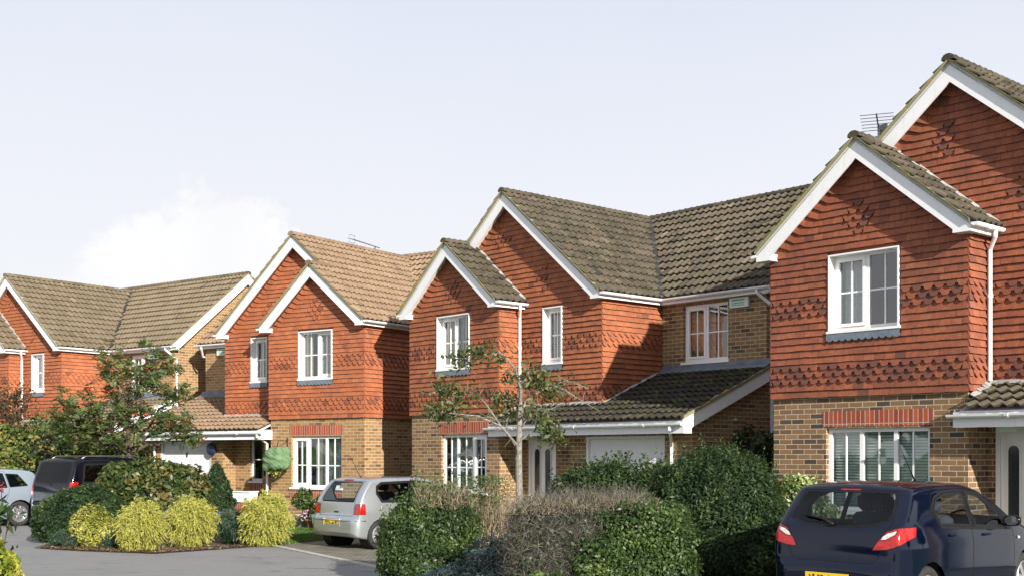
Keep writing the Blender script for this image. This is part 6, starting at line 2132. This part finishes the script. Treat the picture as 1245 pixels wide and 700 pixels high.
# ------------------------------------------------------------------ trees
def pinnate(centres, per, seed, ll=0.13, nleaf=11, lw=0.36, up=0.15):
    """compound leaves (a rachis with paired leaflets) bunched round each centre"""
    g = np.random.default_rng(seed)
    C = np.repeat(np.asarray(centres), per, axis=0)
    n = len(C)
    d = g.normal(size=(n, 3))
    d[:, 2] = d[:, 2] * 0.55 + up
    d /= np.linalg.norm(d, axis=1)[:, None]
    side = np.cross(d, np.array([0, 0, 1.0]) + g.normal(size=(n, 3)) * 0.4)
    side /= np.linalg.norm(side, axis=1)[:, None] + 1e-9
    L = ll * g.uniform(0.7, 1.4, n)[:, None]
    C = C + g.normal(size=(n, 3)) * ll * 0.45
    V, R_ = [], []
    m = nleaf
    for k in range(m):
        t = 0.25 + 0.75 * (k // 2) / (m // 2)
        sg = 1 if k % 2 else -1
        if k == m - 1:
            ax = d
        else:
            ax = side * sg * 0.9 + d * 0.45
        base = C + d * L * t + np.array([0, 0, -1.0]) * L * 0.25 * t * t
        l2 = L * 0.48
        nn = np.cross(d, side) + g.normal(size=(n, 3)) * 0.25
        wv = np.cross(ax, nn)
        wv /= np.linalg.norm(wv, axis=1)[:, None] + 1e-9
        mid = base + ax * l2 * 0.5
        V.append(np.stack([base, mid + wv * l2 * lw * 0.5, base + ax * l2, mid - wv * l2 * lw * 0.5], 1))
    V = np.concatenate(V).reshape(-1, 3)
    F = np.arange(len(V)).reshape(-1, 4)
    tone = g.beta(2, 2, n)
    return V, F, np.tile(tone, m)


def limb(mb, a, b, r0, r1, seed, sag=0.0, n=6, wob=0.06):
    g = random.Random(seed)
    a, b = Vector(a), Vector(b)
    L = (b - a).length
    pts = []
    for i in range(n + 1):
        t = i / n
        p = a.lerp(b, t)
        k = sin(pi * t) * L
        p += Vector((g.uniform(-wob, wob) * k, g.uniform(-wob, wob) * k, g.uniform(-wob, wob) * k + sag * sin(pi * t) * L))
        pts.append(p)
    mb.tube(pts, [r0 + (r1 - r0) * i / n for i in range(n + 1)], 7)
    return pts


# rowan with red berries
rx0, ry0 = -10.05, 31.0
root = empty('rowan_tree', (rx0, ry0, 0))
tag(root, 'leafy rowan tree with red berries beyond the dark people carrier', 'tree')
g = np.random.default_rng(91)
lobes = [(0.0, 0, 3.55, 1.15, 1.0, 0.85, 34), (0.65, 0, 4.25, 0.55, 0.6, 0.65, 16), (-1.35, 0, 3.1, 0.85, 0.8, 0.65, 20), (1.15, -0.1, 2.65, 0.75, 0.6, 0.42, 14),
         (-0.75, 0.1, 2.55, 0.95, 0.7, 0.5, 16), (0.3, -0.2, 2.75, 0.8, 0.6, 0.4, 16), (-0.50, 0, 4.35, 0.30, 0.4, 0.5, 5), (-1.95, 0, 2.75, 0.45, 0.5, 0.4, 7), (1.55, -0.2, 2.35, 0.35, 0.4, 0.22, 5), (-1.3, 0.2, 2.35, 0.7, 0.5, 0.35, 14), (-0.5, -0.2, 2.2, 0.6, 0.5, 0.22, 9), (1.3, 0.0, 3.5, 0.45, 0.5, 0.5, 9)]
cent = []
for (x, y, z, a, b, c, k) in lobes:
    u = g.normal(size=(k, 3))
    u /= np.linalg.norm(u, axis=1)[:, None]
    cent.append(np.array([x, y, z]) + u * np.array([a, b, c]) * g.uniform(0.35, 1.0, k)[:, None])
cent = np.concatenate(cent)
mb = MB()
mb.tube([(0, 0, -0.05), (0.02, 0, 0.9), (-0.01, 0.02, 1.7), (0.03, 0, 2.15)], [0.10, 0.085, 0.075, 0.07], 10)
fork = Vector((0.03, 0, 2.1))
hubs = []
for i, l in enumerate(lobes):
    h = Vector(l[:3]) - Vector((0, 0, l[5] * 0.35))
    limb(mb, fork if l[2] > 2.5 else fork - Vector((0, 0, 0.2)), h, 0.05, 0.018, i + 3, 0.05)
    hubs.append(h)
j = 0
for i, l in enumerate(lobes):
    for k in range(l[6]):
        limb(mb, hubs[i], cent[j], 0.014, 0.005, 100 + j, 0.05, 4)
        j += 1
mb.build('trunk', M['bark'], root)
V, F, rn = pinnate(cent, 10, 92, 0.20, 11, 0.42)
np_mesh('crown', V, F, rn, LEAF['rowan'], root)
bc = cent[g.choice(len(cent), 34)] + g.normal(size=(34, 3)) * 0.08
bp = np.repeat(bc, 26, axis=0) + g.normal(size=(34 * 26, 3)) * np.array([0.05, 0.05, 0.028])
V1, F1 = leaf_quads(bp, g.normal(size=bp.shape), 0.032, 1.0, 0.5, 0, 93)
V2, F2 = leaf_quads(bp, g.normal(size=bp.shape), 0.032, 1.0, 0.5, 0, 94)
np_mesh('berries', np.concatenate([V1, V2]), np.concatenate([F1, F2 + len(V1)]), g.uniform(0, 1, 2 * len(bp)), LEAF['berry'], root)

# thin silver-barked tree before the mossy-roofed house
tx, ty = 0.145, 22.0
root = empty('young_tree', (tx, ty, 0))
tag(root, 'thin silver-barked young tree with sparse leaves before the mossy-roofed house', 'tree')
mb = MB()
mb.tube([(-0.03, 0, -0.05), (-0.01, 0, 1.0), (-0.02, 0.01, 1.9), (0.0, 0, 2.5), (0.015, 0, 3.0), (-0.02, 0.02, 3.3)], [0.078, 0.070, 0.062, 0.050, 0.034, 0.016], 10)
br = [
    [(-0.02, 0, 1.75), (-0.05, -0.1, 2.05), (-0.35, -0.2, 2.40), (-0.77, -0.3, 2.58), (-1.20, -0.35, 2.62), (-1.62, -0.4, 2.64)],
    [(-0.02, 0, 1.95), (-0.22, 0.1, 2.25), (-0.28, 0.15, 2.55)],
    [(0.0, 0, 2.75), (0.02, -0.1, 3.05), (-0.08, -0.2, 3.45), (-0.31, -0.3, 3.70), (-0.72, -0.4, 3.70), (-1.10, -0.45, 3.58)],
    [(0.01, 0, 2.55), (0.10, 0.1, 2.85), (0.27, 0.2, 3.00), (0.61, 0.3, 3.18), (0.89, 0.3, 3.27), (1.30, 0.35, 3.12)],
    [(0.61, 0.3, 3.18), (0.85, 0.2, 3.08), (1.05, 0.2, 2.95), (1.35, 0.2, 2.78)],
    [(0.01, 0, 2.35), (0.18, -0.15, 2.60), (0.36, -0.2, 2.72), (0.62, -0.3, 2.70)],
    [(0.0, 0, 2.9), (0.12, 0.1, 3.3), (0.18, 0.1, 3.55)],
    [(-0.35, -0.2, 2.40), (-0.62, -0.1, 2.80), (-0.85, -0.1, 3.05), (-0.98, 0.0, 3.2)],
    [(0.02, 0, 2.15), (0.25, 0.0, 2.30), (0.48, 0.0, 2.28), (0.60, 0.0, 2.15)],
]
for i, p in enumerate(br):
    r0 = 0.027 if i in (0, 2, 3) else 0.017
    mb.tube(p, [r0 * (1 - 0.8 * k / (len(p) - 1)) for k in range(len(p))], 7)
g = np.random.default_rng(97)
tw = []
for i, p in enumerate(br):
    for k in range(14):
        s = int(g.integers(1, len(p)))
        a = Vector(p[s - 1]).lerp(Vector(p[s]), float(g.uniform(0, 1)))
        b = a + Vector((g.normal(0, 0.14), g.normal(0, 0.14), g.normal(0.05, 0.12)))
        limb(mb, a, b, 0.006, 0.0022, 500 + i * 20 + k, 0, 3)
lc = [(-1.04, -.4, 3.60, 26), (-0.80, -.4, 3.74, 22), (-0.42, -.3, 3.68, 14), (-1.42, -.35, 3.08, 26), (-1.22, -.3, 2.95, 24), (-1.55, -.35, 2.68, 30), (-1.35, -.3, 2.58, 16), (-0.28, .1, 2.88, 34), (-0.20, .1, 2.62, 16),
      (0.26, .1, 3.36, 28), (0.40, .15, 3.20, 26), (0.66, .2, 3.02, 24), (-0.12, -.1, 3.30, 16), (0.55, -.2, 2.34, 28), (0.64, -.2, 2.18, 22), (0.45, 0, 2.48, 12), (0.30, -.15, 2.70, 16), (-0.85, -.3, 3.0, 8), (-1.2, -.4, 2.70, 12), (0.9, .25, 3.22, 6)]
allp = [Vector(p[s - 1]).lerp(Vector(p[s]), t / 4) for p in br for s in range(1, len(p)) for t in range(4)] + [Vector((0, 0, 2.2 + 0.1 * k)) for k in range(11)]
for i, c in enumerate(lc):
    cv = Vector(c[:3])
    nb_ = min(allp, key=lambda q_: (q_ - cv).length + 0.5 * max(0, q_.z - cv.z))
    limb(mb, nb_, cv, 0.010, 0.004, 700 + i, 0.03, 5)
    for k in range(7):
        limb(mb, nb_.lerp(cv, 0.6), cv + Vector((g.normal(0, 0.15), g.normal(0, 0.15), g.normal(0, 0.11))), 0.005, 0.002, 740 + i * 8 + k, 0.03, 4)
mb.build('trunk', M['bark_pale'], root)
PP = np.concatenate([np.array([c[:3]]) + g.normal(size=(int(c[3] * 5.0), 3)) * np.array([0.14, 0.14, 0.105]) for c in lc])
V, F = leaf_quads(PP, g.normal(size=PP.shape), 0.105, 0.48, 0.6, 0.5, 98)
np_mesh('crown', V, F, g.uniform(0, 1, len(F)), LEAF['sapling'], root)

# bronze-leaved small tree at the street's far end
root = empty('small_tree', (-14.55, 34.6, 0))
tag(root, 'small bronze-leaved tree before the red tile-hung house, above the mottled hedge', 'tree')
mb = MB()
mb.tube([(0, 0, -0.05), (0.02, 0, 1.5), (0, 0, 2.8)], [0.07, 0.055, 0.03], 8)
cent = np.array([-0.12, 0, 3.25]) + g.normal(size=(36, 3)) * np.array([0.24, 0.3, 0.42])
for k in range(36):
    limb(mb, (0, 0, 2.2 + 0.02 * k), cent[k], 0.012, 0.004, 900 + k, 0.02, 4)
mb.build('trunk', M['bark'], root)
PP = np.repeat(cent, 30, axis=0) + g.normal(size=(36 * 30, 3)) * 0.12
V, F = leaf_quads(PP, g.normal(size=PP.shape), 0.10, 0.55, 0.7, 0.3, 99)
np_mesh('crown', V, F, g.uniform(0, 1, len(F)), LEAF['plum'], root)

# trees across the road, mirrored in the car paint and the windows
proto = None
for i, (x, y, sc) in enumerate([(-31, 3, 0.80), (-36, 11, 0.95), (-29, -6, 0.75), (-38, 19, 0.85), (-33, -15, 0.9), (-8, -27, 1.2), (7, -30, 1.2), (32, 17, 1.0), (37, 27, 1.2), (30, 8, 0.9)]):
    if proto is None:
        proto = empty('street_tree', (x, y, 0))
        tag(proto, 'round leafy tree across the road, seen only mirrored in car paint and glass', 'tree', 'trees across the road')
        mb = MB()
        mb.tube([(0, 0, -0.1), (0.1, 0, 1.5), (0, 0.1, 3.5)], [0.28, 0.2, 0.12], 9)
        for k in range(7):
            limb(mb, (0, 0, 2.6), (2 * cos(k), 2 * sin(k), 4.5 + 0.3 * k), 0.10, 0.03, 1200 + k)
        mb.build('trunk', M['bark'], proto)
        P, N = shell_points([(0, 0, 4.8, 2.2, 2.2, 2.0), (1.2, 0.4, 4.0, 1.5, 1.5, 1.3), (-1.3, -0.3, 4.2, 1.5, 1.5, 1.4), (0.2, 0.5, 6.2, 1.2, 1.2, 1.1)], 9000, 95, depth=0.2, amp=0.25)
        V, F = leaf_quads(P, N, 0.30, 0.6, 0.8, 0.3, 96)
        np_mesh('crown', V, F, g.uniform(0, 1, len(F)), LEAF['dark'], proto)
        o = proto
    else:
        o = proto.copy()
        COL.objects.link(o)
        for ch in [c for c in bpy.data.objects if c.parent == proto]:
            c2 = ch.copy()
            COL.objects.link(c2)
            c2.parent = o
    o.location = (x, y, 0)
    o.rotation_euler = (0, 0, i * 1.3)
    o.scale = (sc, sc, sc)

# fallen leaves on the bed and the road edge
k = 2600
x = r_.uniform(-9.4, -4.8, k)
y = np.interp(x, [-9.5, -8.5, -6.7, -5.35, -4.75], [23.6, 22.95, 22.25, 23.75, 24.55]) + np.abs(r_.normal(0, 0.35, k)) - 0.06
P = np.stack([x, y, np.full(k, 0.022) + r_.uniform(0, 0.02, k)], 1)
V, F = leaf_quads(P, np.tile([0, 0, 1.0], (k, 1)), 0.055, 0.6, 0.35, 1.0, 120)
V[:, 2] = np.maximum(V[:, 2], 0.016)
o = np_mesh('leaf_litter', V, F, r_.uniform(0, 1, k), LEAF['litter'])
tag(o, 'fallen brown leaves and bark chips along the edge of the planting bed', None, kind='stuff')


# ------------------------------------------------------------------ things on and by the houses
def on_house(h, u, v, z):
    root, mk, d = HOUSES[h]
    a = root.rotation_euler[2]
    s = -1 if h == 2 else 1
    x, y = s * u, v
    return (root.location[0] + x * cos(a) - y * sin(a), root.location[1] + x * sin(a) + y * cos(a), z), a


p, a = on_house(2, 6.06, -0.5, 2.03)
root = empty('wall_disc', p, a)
tag(root, 'dark blue round disc hung on the wall beside the white garage door', 'wall ornament')
mb = MB()
f = lambda x, y, d: (x, d, y)
mb.lathe([(0.001, -0.16), (0.12, -0.155), (0.18, -0.12), (0.195, -0.08), (0.18, -0.045), (0.001, -0.04)], f, 28)
mb.build('disc', plain('dark blue enamel', (0.02, 0.03, 0.075), 0.4, 0.2), root, True)
mb = MB()
mb.tube([(0, -0.05, 0), (0, 0.005, 0)], 0.05, 10)
mb.build('bracket', M['black'], root)

p, a = on_house(2, 2.90, -0.98, 1.74)
root = empty('hanging_basket', p, a)
tag(root, 'hanging basket wrapped in a light green cover by the porch', 'hanging basket')
mb = MB()
nu, nv = 72, 44
V = []
rr = random.Random(3)
for j in range(nv + 1):
    for i in range(nu):
        th, ph = 2 * pi * i / nu, pi * j / nv
        x, y, z = sin(ph) * cos(th), sin(ph) * sin(th), cos(ph)
        k = (abs(x) ** 5 + abs(y) ** 4 + abs(z) ** 5) ** (-1 / 4.8)
        k *= 1 + 0.055 * sin(th * 5 + z * 6 + 2 * sin(z * 4)) + 0.035 * abs(sin(th * 4 - z * 11 + sin(th * 3))) + 0.02 * sin(th * 17 + z * 23) + rr.uniform(-0.006, 0.006)
        V.append((x * k * (0.34 - 0.04 * z), y * k * 0.29, z * k * 0.31 + 0.05 * x))
mb.add(V, [(j * nu + i, (j + 1) * nu + i, (j + 1) * nu + (i + 1) % nu, j * nu + (i + 1) % nu) for j in range(nv) for i in range(nu)])
mb.build('cover', plain('light green fleece', (0.125, 0.21, 0.10), 0.9, 0.4, 9, 0.05), root, True)
mb = MB()
mb.tube([(0.0, 0.0, 0.30), (0, 0.05, 0.52), (0, 0.42, 0.52)], 0.012, 6)
mb.tube([(0.0, 0.41, 0.62), (0, 0.41, 0.30)], 0.014, 6)
mb.build('bracket', M['black'], root)
mb = MB()
g = np.random.default_rng(7)
P = np.stack([g.normal(0, 0.12, 160), g.normal(0, 0.1, 160), -0.33 - np.abs(g.normal(0, 0.07, 160))], 1)
V, F = leaf_quads(P, g.normal(size=P.shape), 0.06, 0.5, 0.6, 0, 7)
np_mesh('foliage', V, F, g.uniform(0, 1, 160), LEAF['lime'], root)

p, a = on_house(2, 4.22, 0.0, 2.08)
root = empty('wall_lamp', p, a)
tag(root, 'small white wall lantern beside the narrow porch window', 'lamp')
mb = MB()
mb.box(-0.04, 0.04, -0.02, 0.0, -0.14, 0.06)
mb.build('back_plate', M['black'], root)
mb = MB()
mb.lathe([(0.001, 0.16), (0.06, 0.12), (0.065, -0.02), (0.05, -0.10), (0.001, -0.11)], lambda x, y, z: (x, y - 0.10, z), 14)
mb.build('lamp_shade', M['upvc'], root, True)

p, a = on_house(2, 4.12, 0.0, 1.42)
root = empty('mailbox', p, a)
tag(root, 'black wall-mounted post box under the white wall lantern', 'post box')
mb = MB()
mb.prism([(0, -0.18), (-0.13, -0.18), (-0.13, 0.10), (0, 0.17)], lambda y, z, d: (d, y, z), -0.19, 0.19)
mb.build('box', M['black'], root)
mb = MB()
mb.box(-0.13, 0.13, -0.138, -0.131, 0.03, 0.06)
mb.build('slot', M['metal'], root)

p, a = on_house(2, 4.65, -0.55, 0.0)
root = empty('planter', p, a)
tag(root, 'white trough planter on a low brick plinth under the porch window', 'planter')
mb = MB()
mb.box(-0.40, 0.36, -0.16, 0.16, 0.48, 0.80)
mb.box(-0.43, 0.39, -0.19, 0.19, 0.765, 0.803)
mb.build('trough', M['upvc'], root)
mb = MB()
mb.box(-0.30, 0.26, -0.13, 0.13, 0.0, 0.478)
mb.build('plinth', M['brick_red'], root)
mb = MB()
mb.box(-0.39, 0.35, -0.15, 0.15, 0.80, 0.807)
mb.build('soil', M['soil'], root)

p, a = on_house(2, 5.55, -0.72, 0.0)
root = empty('garden_tool', p, a)
tag(root, 'dark long-handled tool leaning on the sunlit brick wall', 'garden tool')
mb = MB()
mb.tube([(0.16, -0.05, 0.0), (0.0, 0.16, 1.05)], 0.016, 7)
mb.build('shaft', M['bark'], root)
mb = MB()
mb.tube([(0.0, 0.16, 1.05), (-0.02, 0.17, 1.12), (-0.03, 0.17, 1.28), (-0.01, 0.17, 1.36)], [0.018, 0.045, 0.05, 0.02], 8)
mb.build('grip', M['black'], root)

# aerials on the roofs (parts of their houses)
root, mk, d = HOUSES[4]
mb = mk()
top = Vector((-0.25, 3.2, 8.80))
vd = Vector((-0.487, 0.87, 0)).normalized()
sd = Vector((vd.y, -vd.x, 0))
mb.tube([top + vd * 0.9 + Vector((0, 0, -2.2)), top + vd * 0.9 + Vector((0, 0, 0.1))], 0.022, 6)
mb.tube([top - vd * 0.25, top + vd * 1.1], 0.016, 5)
for k in range(6):
    c = top - vd * 0.22 + vd * (0.25 * k)
    mb.tube([c - sd * 0.33, c + sd * 0.33], 0.008, 5)
c = top + vd * 1.1
mb.box(c.x + 0.02, c.x + 0.2, c.y - 0.02, c.y + 0.02, c.z - 0.22, c.z + 0.12)
mb.build('aerial', M['steel_dark'], root)
root, mk, d = HOUSES[2]
mb = mk()
A, B = Vector((5.52, 5.1, 9.12)), Vector((4.30, 5.1, 8.70))
mb.tube([Vector((4.5, 5.1, 8.2)), Vector((4.5, 5.1, 8.75))], 0.02, 6)
mb.tube([A, B], 0.016, 5)
dr = (B - A).normalized()
for k, t in enumerate((0.0, 0.12, 0.3, 0.48)):
    c = A.lerp(B, t)
    h = 0.22 if k else 0.16
    mb.tube([c - Vector((0, 0.22, 0.0)), c + Vector((0, 0.22, 0.0))], 0.008, 4)
mb.tube([A + Vector((0.0, -0.14, 0.13)), A + Vector((0, 0.14, 0.13)), A + Vector((0, 0.14, -0.13)), A + Vector((0, -0.14, -0.13)), A + Vector((0, -0.14, 0.13))], 0.008, 4)
mb.build('aerial', M['steel_dark'], root)
